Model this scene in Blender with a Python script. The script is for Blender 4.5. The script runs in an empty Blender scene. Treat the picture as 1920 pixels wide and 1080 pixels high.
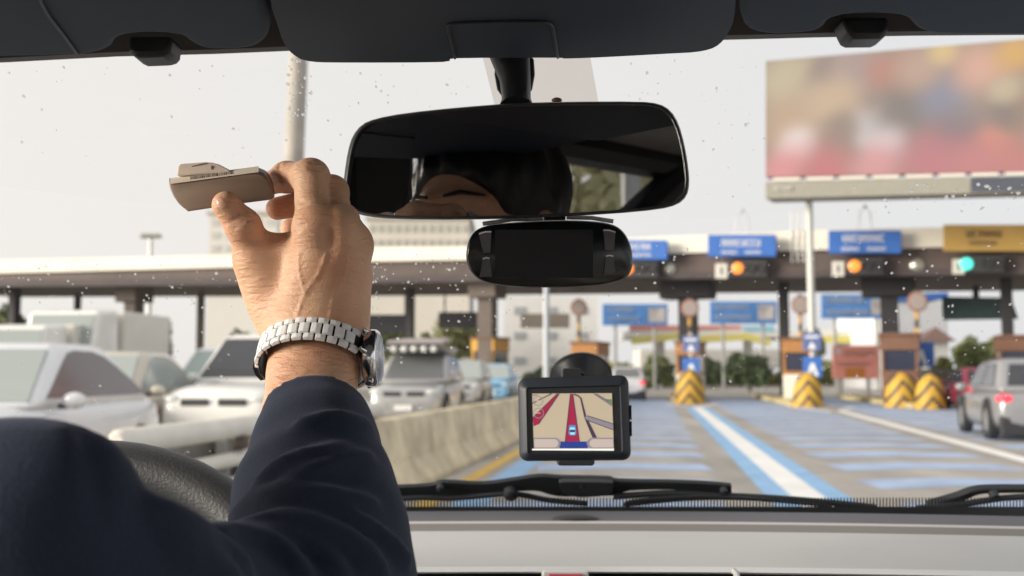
import bpy, bmesh, math, random
import numpy as np
from mathutils import Vector, Matrix
R = math.radians
random.seed(7)
S = bpy.context.scene
COL = S.collection

# ---------------------------------------------------------------- camera, sky, sun, exposure
F = 2000.0                                   # focal length in photo pixels (1920 wide)
PITCH = math.atan(160 / F)
CAM = Vector((0, 0, 1.3))
cd = bpy.data.cameras.new('camera'); cam = bpy.data.objects.new('camera', cd); COL.objects.link(cam)
cd.sensor_width = 36; cd.lens = 36 * F / 1920
cd.clip_start = 0.02; cd.clip_end = 3000
cam.location = CAM; cam.rotation_euler = (R(90) + PITCH, 0, 0)
cd.dof.use_dof = True; cd.dof.focus_distance = 0.76; cd.dof.aperture_fstop = 8.5; cd.dof.aperture_blades = 7
S.camera = cam

SUN_DIR = Vector((-0.85, -0.30, 0.20)).normalized()
w = bpy.data.worlds.new('World'); S.world = w; w.use_nodes = True
nt = w.node_tree; nt.nodes.clear()
sky = nt.nodes.new('ShaderNodeTexSky'); sky.sky_type = 'NISHITA'; sky.sun_disc = False
sky.sun_elevation = math.asin(SUN_DIR.z); sky.sun_rotation = math.atan2(SUN_DIR.x, SUN_DIR.y)
sky.air_density = 1.0; sky.dust_density = 3.0
hsv = nt.nodes.new('ShaderNodeHueSaturation'); hsv.inputs['Saturation'].default_value = 0.25
mx = nt.nodes.new('ShaderNodeMixRGB'); mx.inputs[0].default_value = 0.8
stc = nt.nodes.new('ShaderNodeTexCoord'); ssp = nt.nodes.new('ShaderNodeSeparateXYZ'); nt.links.new(stc.outputs['Generated'], ssp.inputs[0])
smr = nt.nodes.new('ShaderNodeMapRange'); smr.inputs['From Min'].default_value = -.5; smr.inputs['From Max'].default_value = .5; nt.links.new(ssp.outputs['X'], smr.inputs['Value'])
scl = nt.nodes.new('ShaderNodeTexNoise'); scl.inputs['Scale'].default_value = 2.2; scl.inputs['Detail'].default_value = 4; nt.links.new(stc.outputs['Generated'], scl.inputs['Vector'])
sad = nt.nodes.new('ShaderNodeMath'); sad.operation = 'MULTIPLY_ADD'; sad.inputs[1].default_value = .5; nt.links.new(scl.outputs['Fac'], sad.inputs[0]); nt.links.new(smr.outputs[0], sad.inputs[2])
ssb = nt.nodes.new('ShaderNodeMath'); ssb.operation = 'SUBTRACT'; ssb.use_clamp = True; ssb.inputs[1].default_value = .25; nt.links.new(sad.outputs[0], ssb.inputs[0])
cmx = nt.nodes.new('ShaderNodeMixRGB'); cmx.inputs[1].default_value = (10.3, 9.85, 9.4, 1); cmx.inputs[2].default_value = (8.7, 8.75, 8.95, 1)   # cloud cover, warmer towards the sun
nt.links.new(ssb.outputs[0], cmx.inputs[0]); nt.links.new(cmx.outputs[0], mx.inputs[2])
bg = nt.nodes.new('ShaderNodeBackground'); bg.inputs[1].default_value = 0.1
wo = nt.nodes.new('ShaderNodeOutputWorld')
nt.links.new(sky.outputs[0], hsv.inputs['Color']); nt.links.new(hsv.outputs[0], mx.inputs[1])
nt.links.new(mx.outputs[0], bg.inputs[0]); nt.links.new(bg.outputs[0], wo.inputs[0])
sd = bpy.data.lights.new('sun', 'SUN'); sd.energy = 5.0; sd.angle = R(28); sd.color = (1.0, 0.91, 0.78)
so = bpy.data.objects.new('sun', sd); COL.objects.link(so); so.rotation_euler = SUN_DIR.to_track_quat('Z', 'Y').to_euler()
S.view_settings.view_transform = 'Standard'; S.view_settings.look = 'None'
S.view_settings.exposure = 0.66; S.view_settings.gamma = 1.0
S.cycles.max_bounces = 8; S.cycles.transparent_max_bounces = 16; S.cycles.diffuse_bounces = 4
S.cycles.sample_clamp_indirect = 6

# ---------------------------------------------------------------- geometry of the view
_c, _s = math.cos(PITCH), math.sin(PITCH)
def ray(px, py):
    u = (px - 960) / F; v = (540 - py) / F
    return Vector((u, _c - _s * v, _s + _c * v))
def W(px, py, Y):
    d = ray(px, py); return CAM + d * (Y / d.y)
def G(px, py, z=0.0):
    d = ray(px, py); return CAM + d * ((z - CAM.z) / d.z)
def hit(px, py, P, n):
    d = ray(px, py); return CAM + d * ((P - CAM).dot(n) / d.dot(n))
def perp(n):
    x = Vector((0, 0, 1)).cross(n)
    if x.length < 1e-4: x = Vector((1, 0, 0))
    x.normalize(); return x, n.cross(x).normalized()

# ---------------------------------------------------------------- materials
def lin(c):
    return tuple((x / 12.92 if x <= .04045 else ((x + .055) / 1.055) ** 2.4) for x in c)
MATS = {}
def mat(name, col, rough=.6, metal=0., var=0., vscale=8., bump=0., bscale=60., spec=.5, coat=0., detail=4.):
    if name in MATS: return MATS[name]
    m = bpy.data.materials.new(name); m.use_nodes = True; MATS[name] = m
    n = m.node_tree.nodes; l = m.node_tree.links; b = n['Principled BSDF']
    b.inputs['Base Color'].default_value = (*col, 1); b.inputs['Roughness'].default_value = rough
    b.inputs['Metallic'].default_value = metal; b.inputs['Specular IOR Level'].default_value = spec
    b.inputs['Coat Weight'].default_value = coat
    if var or bump:
        tc = n.new('ShaderNodeTexCoord')
    if var:
        no = n.new('ShaderNodeTexNoise'); no.inputs['Scale'].default_value = vscale; no.inputs['Detail'].default_value = detail
        no.inputs['Roughness'].default_value = .65
        l.new(tc.outputs['Object'], no.inputs['Vector'])
        r = n.new('ShaderNodeValToRGB')
        r.color_ramp.elements[0].position = .3; r.color_ramp.elements[1].position = .72
        r.color_ramp.elements[0].color = (*[max(0, x * (1 - var)) for x in col], 1)
        r.color_ramp.elements[1].color = (*[min(1, x * (1 + var)) for x in col], 1)
        l.new(no.outputs['Fac'], r.inputs[0]); l.new(r.outputs[0], b.inputs['Base Color'])
    if bump:
        n2 = n.new('ShaderNodeTexNoise'); n2.inputs['Scale'].default_value = bscale; n2.inputs['Detail'].default_value = 3
        l.new(tc.outputs['Object'], n2.inputs['Vector'])
        bp = n.new('ShaderNodeBump'); bp.inputs['Strength'].default_value = bump; bp.inputs['Distance'].default_value = .2 / bscale
        l.new(n2.outputs['Fac'], bp.inputs['Height']); l.new(bp.outputs[0], b.inputs['Normal'])
    return m
def emit(name, col, strength):
    if name in MATS: return MATS[name]
    m = bpy.data.materials.new(name); m.use_nodes = True; MATS[name] = m
    b = m.node_tree.nodes['Principled BSDF']
    b.inputs['Base Color'].default_value = (*[x * .4 for x in col], 1)
    b.inputs['Emission Color'].default_value = (*col, 1); b.inputs['Emission Strength'].default_value = strength
    b.inputs['Roughness'].default_value = .3
    return m
def pane(name, tint, gloss=.05, refl=(1, 1, 1)):
    if name in MATS: return MATS[name]
    m = bpy.data.materials.new(name); m.use_nodes = True; MATS[name] = m
    n = m.node_tree.nodes; l = m.node_tree.links; n.clear()
    o = n.new('ShaderNodeOutputMaterial'); t = n.new('ShaderNodeBsdfTransparent'); t.inputs[0].default_value = (*tint, 1)
    g = n.new('ShaderNodeBsdfGlossy'); g.inputs['Roughness'].default_value = .02; g.inputs['Color'].default_value = (*refl, 1)
    x = n.new('ShaderNodeMixShader'); x.inputs[0].default_value = gloss
    l.new(t.outputs[0], x.inputs[1]); l.new(g.outputs[0], x.inputs[2]); l.new(x.outputs[0], o.inputs[0])
    return m

# ---------------------------------------------------------------- object helpers
ORG = {}
def thing(name, label, cat, loc=(0, 0, 0), rotz=0., group=None):
    o = bpy.data.objects.new(name, None); COL.objects.link(o); o.empty_display_size = .1
    o.location = loc; o.rotation_euler = (0, 0, rotz)
    o['label'] = label; o['category'] = cat
    if group: o['group'] = group
    ORG[o.name] = Vector(loc)
    return o
def tag(o, label=None, cat=None, group=None, kind=None):
    for k, v in (('label', label), ('category', cat), ('group', group), ('kind', kind)):
        if v: o[k] = v
    return o

class MB:
    """collects faces, builds ONE mesh object"""
    def __init__(s): s.v = []; s.f = []; s.m = []
    def face(s, pts, mi=0):
        i = len(s.v); s.v += [Vector(p) for p in pts]; s.f.append(tuple(range(i, i + len(pts)))); s.m.append(mi); return s
    def prism(s, poly, off, mi=0, mside=None):
        off = Vector(off); n = len(poly); i = len(s.v)
        s.v += [Vector(p) for p in poly] + [Vector(p) + off for p in poly]
        s.f.append(tuple(range(i, i + n))); s.m.append(mi)
        s.f.append(tuple(range(i + 2 * n - 1, i + n - 1, -1))); s.m.append(mi)
        for k in range(n):
            s.f.append((i + k, i + (k + 1) % n, i + n + (k + 1) % n, i + n + k)); s.m.append(mi if mside is None else mside)
        return s
    def loft(s, rings, mi=0, caps=True, closed=True):
        n = len(rings[0]); i = len(s.v)
        for r in rings: s.v += [Vector(p) for p in r]
        for a in range(len(rings) - 1):
            for k in range(n if closed else n - 1):
                k2 = (k + 1) % n
                s.f.append((i + a * n + k, i + a * n + k2, i + (a + 1) * n + k2, i + (a + 1) * n + k)); s.m.append(mi)
        if caps:
            s.f.append(tuple(range(i, i + n))); s.m.append(mi)
            e = i + (len(rings) - 1) * n
            s.f.append(tuple(range(e + n - 1, e - 1, -1))); s.m.append(mi)
        return s
    def box(s, c, size, mi=0, rz=0.):
        c = Vector(c); sx, sy, sz = [x / 2 for x in size]; ca, sa = math.cos(rz), math.sin(rz)
        def p(x, y, z): return c + Vector((x * ca - y * sa, x * sa + y * ca, z))
        return s.prism([p(-sx, -sy, -sz), p(sx, -sy, -sz), p(sx, sy, -sz), p(-sx, sy, -sz)], (0, 0, 2 * sz), mi)
    def tube(s, pts, rad, seg=10, mi=0, flat=1., caps=True):
        pts = [Vector(p) for p in pts]
        if not hasattr(rad, '__len__'): rad = [rad] * len(pts)
        rings = []; x = None
        for k, p in enumerate(pts):
            t = (pts[min(k + 1, len(pts) - 1)] - pts[max(k - 1, 0)]).normalized()
            if x is None: x, y = perp(t)
            x = (x - t * x.dot(t)).normalized(); y = t.cross(x)
            rings.append([p + (x * math.cos(a) + y * math.sin(a) * flat) * rad[k] for a in [2 * math.pi * j / seg for j in range(seg)]])
        return s.loft(rings, mi, caps)
    def cyl(s, c, axis, r, h, seg=24, mi=0):
        c = Vector(c); a = Vector(axis).normalized(); return s.tube([c, c + a * h], r, seg, mi)
    def lathe(s, c, axis, prof, seg=24, mi=0):
        c = Vector(c); a = Vector(axis).normalized(); x, y = perp(a)
        return s.loft([[c + a * h + (x * math.cos(t) + y * math.sin(t)) * max(r, 1e-4) for t in [2 * math.pi * j / seg for j in range(seg)]] for r, h in prof], mi)
    def ell(s, c, r, seg=12, rings=8, mi=0, rz=0.):
        c = Vector(c); ca, sa = math.cos(rz), math.sin(rz); rr = []
        for i in range(rings + 1):
            ph = math.pi * i / rings; q = []
            for j in range(seg):
                th = 2 * math.pi * j / seg
                x = r[0] * max(math.sin(ph), .01) * math.cos(th); y = r[1] * max(math.sin(ph), .01) * math.sin(th)
                q.append(c + Vector((x * ca - y * sa, x * sa + y * ca, r[2] * math.cos(ph))))
            rr.append(q)
        return s.loft(rr, mi)
    def build(s, name, mats, parent=None, smooth=False, bevel=0., segs=2, subsurf=0, base=None):
        me = bpy.data.meshes.new(name)
        o = bpy.data.objects.new(name, me); COL.objects.link(o)
        if parent is not None:
            o.parent = parent; org = ORG.get(parent.name, Vector((0, 0, 0))); ORG[o.name] = org
        else:
            if base is None:
                xs = [p.x for p in s.v]; ys = [p.y for p in s.v]; zs = [p.z for p in s.v]
                org = Vector(((min(xs) + max(xs)) / 2, (min(ys) + max(ys)) / 2, min(zs)))
            else: org = Vector(base)
            o.location = org; ORG[o.name] = org
        me.from_pydata([tuple(p - org) for p in s.v], [], s.f)
        for m in (mats if isinstance(mats, (list, tuple)) else [mats]): me.materials.append(m)
        me.polygons.foreach_set('material_index', s.m)
        bm = bmesh.new(); bm.from_mesh(me)
        bmesh.ops.remove_doubles(bm, verts=bm.verts, dist=1e-6)
        bmesh.ops.recalc_face_normals(bm, faces=bm.faces); bm.to_mesh(me); bm.free()
        if smooth:
            me.polygons.foreach_set('use_smooth', [True] * len(me.polygons))
        if bevel:
            b = o.modifiers.new('bevel', 'BEVEL'); b.width = bevel; b.segments = segs; b.limit_method = 'ANGLE'; b.angle_limit = R(40)
            b.harden_normals = False
        if subsurf:
            u = o.modifiers.new('sub', 'SUBSURF'); u.levels = subsurf; u.render_levels = subsurf
        if smooth and not subsurf:
            me.set_sharp_from_angle(angle=R(42))
        me.update()
        return o

def inset(poly, sx, sy=None):
    """shrink a pixel polygon towards its centre by sx, sy pixels"""
    sy = sx if sy is None else sy
    xs = [p[0] for p in poly]; ys = [p[1] for p in poly]
    cx, cy = (min(xs) + max(xs)) / 2, (min(ys) + max(ys)) / 2; hx, hy = (max(xs) - min(xs)) / 2, (max(ys) - min(ys)) / 2
    return [(cx + (x - cx) * (hx - sx) / hx, cy + (y - cy) * (hy - sy) / hy) for x, y in poly]
def smoothpoly(poly, it=2):
    for _ in range(it):
        q = []
        for i in range(len(poly)):
            a, b = poly[i], poly[(i + 1) % len(poly)]
            q += [(a[0] * .75 + b[0] * .25, a[1] * .75 + b[1] * .25), (a[0] * .25 + b[0] * .75, a[1] * .25 + b[1] * .75)]
        poly = q
    return poly
def rrect(x0, y0, x1, y1, r, n=5):
    out = []
    for cx, cy, a0 in ((x0 + r, y0 + r, 180), (x1 - r, y0 + r, 270), (x1 - r, y1 - r, 0), (x0 + r, y1 - r, 90)):
        for k in range(n + 1):
            a = R(a0 + 90 * k / n); out.append((cx + r * math.cos(a), cy + r * math.sin(a)))
    return out
def curve_pts(pts, n=6):
    """Catmull-Rom through points (any dimension tuples)"""
    P = [np.array(p, float) for p in pts]; out = []
    for i in range(len(P) - 1):
        p0, p1, p2, p3 = P[max(i - 1, 0)], P[i], P[i + 1], P[min(i + 2, len(P) - 1)]
        for k in range(n):
            t = k / n
            out.append(.5 * (2 * p1 + (p2 - p0) * t + (2 * p0 - 5 * p1 + 4 * p2 - p3) * t * t + (3 * p1 - p0 - 3 * p2 + p3) * t ** 3))
    out.append(P[-1]); return [tuple(p) for p in out]

# ---------------------------------------------------------------- distance fields, for bodies and cloth
def cap(P, a, b, ra, rb, sq=None):
    a = np.array(a, np.float32); b = np.array(b, np.float32)
    pa = P - a; ba = b - a
    h = np.clip(pa @ ba / max(float(ba @ ba), 1e-12), 0, 1)
    q = pa - h[:, None] * ba
    if sq is not None:
        n = np.array(sq[0], np.float32); q = q + np.outer(q @ n * (sq[1] - 1), n)
    return np.sqrt((q * q).sum(1)) - (ra + (rb - ra) * h)
def ellip(P, c, r):
    q = (P - np.array(c, np.float32)) / np.array(r, np.float32)
    k = np.sqrt((q * q).sum(1)); return (k - 1) * min(r)
def smin(a, b, k):
    h = np.clip(.5 + .5 * (b - a) / k, 0, 1); return b + (a - b) * h - k * h * (1 - h)
def ssub(a, b, k):
    return -smin(-a, b, k)
def chain(P, nodes, k=.004, sq=None):
    d = None
    for (a, ra), (b, rb) in zip(nodes[:-1], nodes[1:]):
        e = cap(P, a, b, ra, rb, sq); d = e if d is None else smin(d, e, k)
    return d
def surface_nets(fn, lo, hi, h):
    lo = np.array(lo, np.float32); n = np.ceil((np.array(hi) - lo) / h).astype(int) + 1
    ax = [lo[i] + h * np.arange(n[i], dtype=np.float32) for i in range(3)]
    V = np.empty(n, np.float32); YY, ZZ = np.meshgrid(ax[1], ax[2], indexing='ij')
    step = max(1, int(250000 // YY.size))
    for i in range(0, n[0], step):
        xs = ax[0][i:i + step]
        P = np.stack([np.repeat(xs, YY.size), np.tile(YY.ravel(), len(xs)), np.tile(ZZ.ravel(), len(xs))], 1).astype(np.float32)
        V[i:i + step] = fn(P).reshape(len(xs), n[1], n[2])
    sg = V < 0
    cs = sum(sg[a:n[0] - 1 + a, b:n[1] - 1 + b, c:n[2] - 1 + c].astype(np.int8) for a in (0, 1) for b in (0, 1) for c in (0, 1))
    idx = np.argwhere((cs > 0) & (cs < 8)); vid = np.full(cs.shape, -1, np.int64); vid[tuple(idx.T)] = np.arange(len(idx))
    cn = [(a, b, c) for a in (0, 1) for b in (0, 1) for c in (0, 1)]
    cv = np.stack([V[idx[:, 0] + a, idx[:, 1] + b, idx[:, 2] + c] for a, b, c in cn], 1)
    acc = np.zeros((len(idx), 3)); cnt = np.zeros(len(idx))
    for i in range(8):
        for j in range(i + 1, 8):
            if sum(abs(cn[i][k] - cn[j][k]) for k in range(3)) != 1: continue
            a, b = cv[:, i], cv[:, j]; m = (a < 0) != (b < 0)
            t = np.where(m, a / np.where(m, a - b, 1), 0)
            p = np.array(cn[i]) + t[:, None] * (np.array(cn[j]) - np.array(cn[i]))
            acc[m] += p[m]; cnt[m] += 1
    verts = (idx + acc / cnt[:, None]) * h + lo
    faces = []
    for axn in range(3):
        o1, o2 = [k for k in range(3) if k != axn]
        sl0 = [slice(None)] * 3; sl1 = [slice(None)] * 3; sl0[axn] = slice(0, -1); sl1[axn] = slice(1, None)
        A = sg[tuple(sl0)]; B = sg[tuple(sl1)]
        e = np.argwhere(A != B); e = e[(e[:, o1] > 0) & (e[:, o2] > 0) & (e[:, o1] < n[o1] - 1) & (e[:, o2] < n[o2] - 1)]
        q = []
        for d1, d2 in ((1, 1), (0, 1), (0, 0), (1, 0)):
            c = e.copy(); c[:, o1] -= d1; c[:, o2] -= d2; q.append(vid[tuple(c.T)])
        q = np.stack(q, 1); fl = A[tuple(e.T)] ^ (axn == 1)
        q[~fl] = q[~fl][:, ::-1]; faces.append(q)
    return verts, np.concatenate(faces)
def net_object(name, parts, m, parent, smooth_it=0):
    """parts: list of (verts, faces) joined in one mesh"""
    org = ORG[parent.name]; off = 0; vv = []; ff = []
    for v, f in parts:
        vv.append(v - np.array(org)); ff.append(f + off); off += len(v)
    vv = np.concatenate(vv); ff = np.concatenate(ff)
    me = bpy.data.meshes.new(name); me.from_pydata(vv.tolist(), [], ff.tolist())
    me.polygons.foreach_set('use_smooth', [True] * len(me.polygons)); me.materials.append(m); me.update()
    o = bpy.data.objects.new(name, me); COL.objects.link(o); o.parent = parent; ORG[o.name] = org
    if smooth_it:
        s = o.modifiers.new('smooth', 'SMOOTH'); s.factor = .5; s.iterations = smooth_it
    return o
# ================================================================ ROAD AND GROUND
M_ASPH = mat('worn_concrete_road', (.42, .39, .35), .75, var=.22, vscale=.5, bump=.25, bscale=30, detail=8)
M_GRND = mat('ground_soil', (.22, .21, .18), .9, var=.3, vscale=.12, bump=.3, bscale=3)
M_BLUE = mat('blue_road_paint', (.27, .49, .76), .6, var=.2, vscale=2.5, bump=.2, bscale=30, detail=7)
M_LBLUE = mat('pale_blue_road_paint', (.39, .50, .70), .65, var=.28, vscale=1.5, bump=.2, bscale=30, detail=8)
M_WHITE = mat('white_road_paint', (.90, .89, .86), .6, var=.12, vscale=2., detail=7)
M_YEL = mat('yellow_road_paint', (.72, .45, .06), .6, var=.25, vscale=2.5, detail=7)
M_CONC = mat('barrier_concrete', (.62, .53, .365), .85, var=.4, vscale=1.6, bump=.4, bscale=12, detail=7)
M_CONC2 = mat('pale_concrete', (.55, .52, .46), .8, var=.15, vscale=1., bump=.3, bscale=14)
def struct(o, kind='structure'): o['kind'] = kind; return o
m = MB(); m.face([(-900, -600, -.02), (900, -600, -.02), (900, 1500, -.02), (-900, 1500, -.02)])
struct(m.build('ground', M_GRND, base=(0, 0, -.02)))
m = MB(); m.face([(-26, -60, 0), (34, -60, 0), (60, 130, 0), (-30, 130, 0)])
_n = M_ASPH.node_tree.nodes; _l = M_ASPH.node_tree.links; _b = _n['Principled BSDF']; _src = _b.inputs['Base Color'].links[0].from_socket
_tc = _n.new('ShaderNodeTexCoord'); _mp = _n.new('ShaderNodeMapping'); _mp.inputs['Rotation'].default_value = (0, 0, R(8)); _mp.inputs['Scale'].default_value = (1.5, .045, 1)
_l.new(_tc.outputs['Object'], _mp.inputs['Vector']); _ns = _n.new('ShaderNodeTexNoise'); _ns.inputs['Scale'].default_value = 1.; _ns.inputs['Detail'].default_value = 6; _l.new(_mp.outputs[0], _ns.inputs['Vector'])
_mr = _n.new('ShaderNodeMapRange'); _mr.inputs['From Min'].default_value = .35; _mr.inputs['From Max'].default_value = .65; _mr.inputs['To Min'].default_value = .80; _mr.inputs['To Max'].default_value = 1.06; _l.new(_ns.outputs['Fac'], _mr.inputs['Value'])
_mm = _n.new('ShaderNodeMixRGB'); _mm.blend_type = 'MULTIPLY'; _mm.inputs[0].default_value = 1; _l.new(_src, _mm.inputs[1]); _l.new(_mr.outputs[0], _mm.inputs[2]); _l.new(_mm.outputs[0], _b.inputs['Base Color'])   # tyre worn streaks along the lanes
struct(m.build('road', M_ASPH, base=(0, 0, 0)))

def gline(pts, w, z):
    """strip on the ground through ground points, width w"""
    out_l, out_r = [], []
    for i, p in enumerate(pts):
        t = (pts[min(i + 1, len(pts) - 1)] - pts[max(i - 1, 0)]); t.z = 0; t.normalize(); n = Vector((t.y, -t.x, 0))
        out_l.append(p - n * w / 2); out_r.append(p + n * w / 2)
    for q in out_l + out_r: q.z = z
    return [[out_l[i], out_l[i + 1], out_r[i + 1], out_r[i]] for i in range(len(pts) - 1)]
def ext(a, b, back, fwd):
    d = (b - a).normalized(); return [a - d * back, a, b, b + d * fwd]
L1 = ext(G(1512, 930), G(1306, 763), 30, 0)
L2 = ext(G(1920, 863), G(1572, 770), 25, 0)
mb = MB(); mw = MB()
for q in gline(L1, .86, .004): mb.face(q)
for q in gline(L1, .34, .008): mw.face(q)
struct(mb.build('blue_lane_edging', M_BLUE, base=(0, 0, .004)))
for q in gline(L2, .30, .008): mw.face(q)
for seg in ([G(1250, 757), G(1300, 766), G(1345, 757)], [G(1480, 762), G(1560, 773), G(1600, 764)]):
    for q in gline(seg, .35, .012): mw.face(q)
struct(mw.build('white_lane_lines', M_WHITE, base=(0, 0, .008)))
YL0, YL1 = G(885, 897), G(973, 847)
yl = ext(YL0, YL1, 24, 34); my = MB()
for q in gline(yl, .2, .008): my.face(q)
struct(my.build('yellow_edge_line', M_YEL, base=(0, 0, .008)))
mb = MB()
for q in gline([p + Vector((.42, -.05, 0)) for p in yl], .34, .004): mb.face(q)
struct(mb.build('blue_edge_line', M_BLUE, base=(0, 0, .004)))
def xat(line, y):
    a, b = line; t = (y - a.y) / (b.y - a.y); return a.x + (b.x - a.x) * t
A1 = (G(1512, 930), G(1306, 763)); A2 = (G(1920, 863), G(1572, 770)); AY = (YL0 + Vector((.42, 0, 0)), YL1 + Vector((.42, 0, 0)))
mb = MB(); rr = random.Random(3)
y = 3.0
while y < 56:
    wd = .85 + .012 * y
    for (la, lb, ga, gb) in ((AY, A1, .25, .85), (A1, A2, .9, .5), (A2, None, .5, 0)):
        x0 = xat(la, y) + ga; x1 = (xat(lb, y) - gb) if lb else x0 + 4.2
        if x1 - x0 < .8: continue
        xm = (x0 + x1) / 2; dy = .28 * (x1 - x0) / 2
        mb.face([(x0, y - dy, .004), (xm, y, .004), (xm, y + wd, .004), (x0, y - dy + wd, .004)])
        mb.face([(xm, y, .004), (x1, y - dy, .004), (x1, y - dy + wd, .004), (xm, y + wd, .004)])
    y += max(1.7, 2.5 - .02 * y)
struct(mb.build('pale_blue_chevron_stripes', M_LBLUE, base=(0, 0, .004)))

# ================================================================ JERSEY BARRIER
BA = G(826, 900); BD = (G(973, 830) - BA).normalized(); BN = Vector((-BD.y, BD.x, 0))      # BN points left
prof = [(0, 0), (0, .08), (.16, .32), (.24, .80), (.42, .80), (.50, .32), (.66, .08), (.66, 0)]
k = 0; dist = -5.2
while dist < 36:
    ln = 2.96
    a = BA + BD * dist; m = MB()
    m.loft([[a + BN * x + Vector((0, 0, z)) for x, z in prof], [a + BD * ln + BN * x + Vector((0, 0, z)) for x, z in prof]])
    o = m.build('concrete_barrier', M_CONC, bevel=.03, base=a)
    lab = ['stained concrete barrier block nearest the jacket sleeve, beside the yellow line', 'weathered concrete barrier block just left of the satellite navigator',
           'concrete barrier block whose base shows left of the navigator and yellow line'][k] if k < 3 else 'distant concrete barrier block in the row running behind the navigator'
    tag(o, lab, 'barrier', 'concrete barrier blocks left of the yellow line')
    dist += 3.0; k += 1

# ================================================================ WHITE GUARD RAILS by the near end of the barrier
M_RAIL = mat('white_painted_rail', (.74, .70, .62), .45, var=.1, vscale=4)
M_STEEL = mat('galvanised_steel', (.42, .42, .41), .45, metal=.4, var=.15, vscale=3)
M_DARK2 = mat('rusty_bracket', (.09, .065, .05), .7, var=.3)
gr = thing('guard_rail', 'white tubular guard rail with round ends beyond the steering wheel', 'guard rail', G(240, 940))
def railpt(Y, z, dx=0.): return Vector((.133 * Y - 2.96 + dx, Y, z))
for z, y0, y1, hh in ((.92, 5.9, 11.5, .075), (.70, 6.2, 11.5, .05), (.52, 5.6, 11.5, .06), (.3, 5.0, 11.5, .05)):
    m = MB(); m.tube([railpt(y0, z), railpt(y0 + .05, z), railpt(y1, z)], [hh * .6, hh, hh], 12, flat=1.)
    m.build('rail', M_RAIL, gr, smooth=True)
for yy in (6.0, 7.6, 9.2, 10.8):
    m = MB(); m.box(railpt(yy, .46, -.09), (.09, .09, .92)); m.build('post', M_STEEL, gr, bevel=.01)
    
    for dy_, z_ in ((0, .815), (.25, .61)):
        m = MB(); m.box(railpt(yy + dy_, z_, .04), (.07, .15, .08)); m.build('bracket', M_DARK2, gr, bevel=.01)
m = MB(); m.face([railpt(5.2, .44, -.16), railpt(11.5, .44, -.16), railpt(11.5, .86, -.16), railpt(5.2, .86, -.16)])
m.prism([railpt(5.2, .1, -.16), railpt(11.5, .1, -.16), railpt(11.5, .84, -.16), railpt(5.2, .84, -.16)], (-.03, 0, 0))
m.build('backing_plate', M_STEEL, gr)

# ================================================================ CARS
def tint_glass(name, col, rough=.08): return mat(name, col, rough, spec=.8)
M_TYRE = mat('tyre_rubber', (.022, .022, .024), .85, bump=.2, bscale=80)
M_RIM = mat('alloy_rim', (.5, .5, .5), .35, metal=.7)
M_DARK = mat('dark_trim_plastic', (.03, .031, .035), .6)
M_LAMP = mat('headlamp_lens', (.62, .63, .62), .12, spec=.8)
M_RED = mat('red_lamp_lens', (.5, .012, .02), .2, spec=.7)
E_RED = emit('lit_brake_lamp', (1., .05, .08), 1.6)
M_PLATE = mat('white_number_plate', (.75, .75, .73), .5)
KIND = {
 'sedan': dict(st=[(-.5, .46, .72), (-.48, .60, .88), (-.44, .655, .94), (-.30, .66, 1), (-.1, .645, 1), (.15, .63, 1), (.26, .60, .99), (.38, .54, .96), (.46, .46, .88), (.49, .40, .78), (.5, .32, .66)], gh=(-.41, .23, -.20, .05), gw=.93, rw=.70),
 'suv': dict(st=[(-.5, .44, .80), (-.49, .60, .93), (-.45, .62, .97), (-.2, .62, 1), (.1, .61, 1), (.22, .60, .99), (.34, .585, .97), (.45, .56, .92), (.485, .50, .85), (.5, .36, .74)], gh=(-.485, .23, -.36, .05), gw=.95, rw=.76),
 'van': dict(st=[(-.5, .46, .88), (-.49, .50, .95), (-.2, .50, 1), (.2, .50, 1), (.36, .48, .99), (.45, .44, .93), (.49, .36, .82), (.5, .28, .75)], gh=(-.495, .42, -.48, .26), gw=.97, rw=.86),
}
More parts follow.
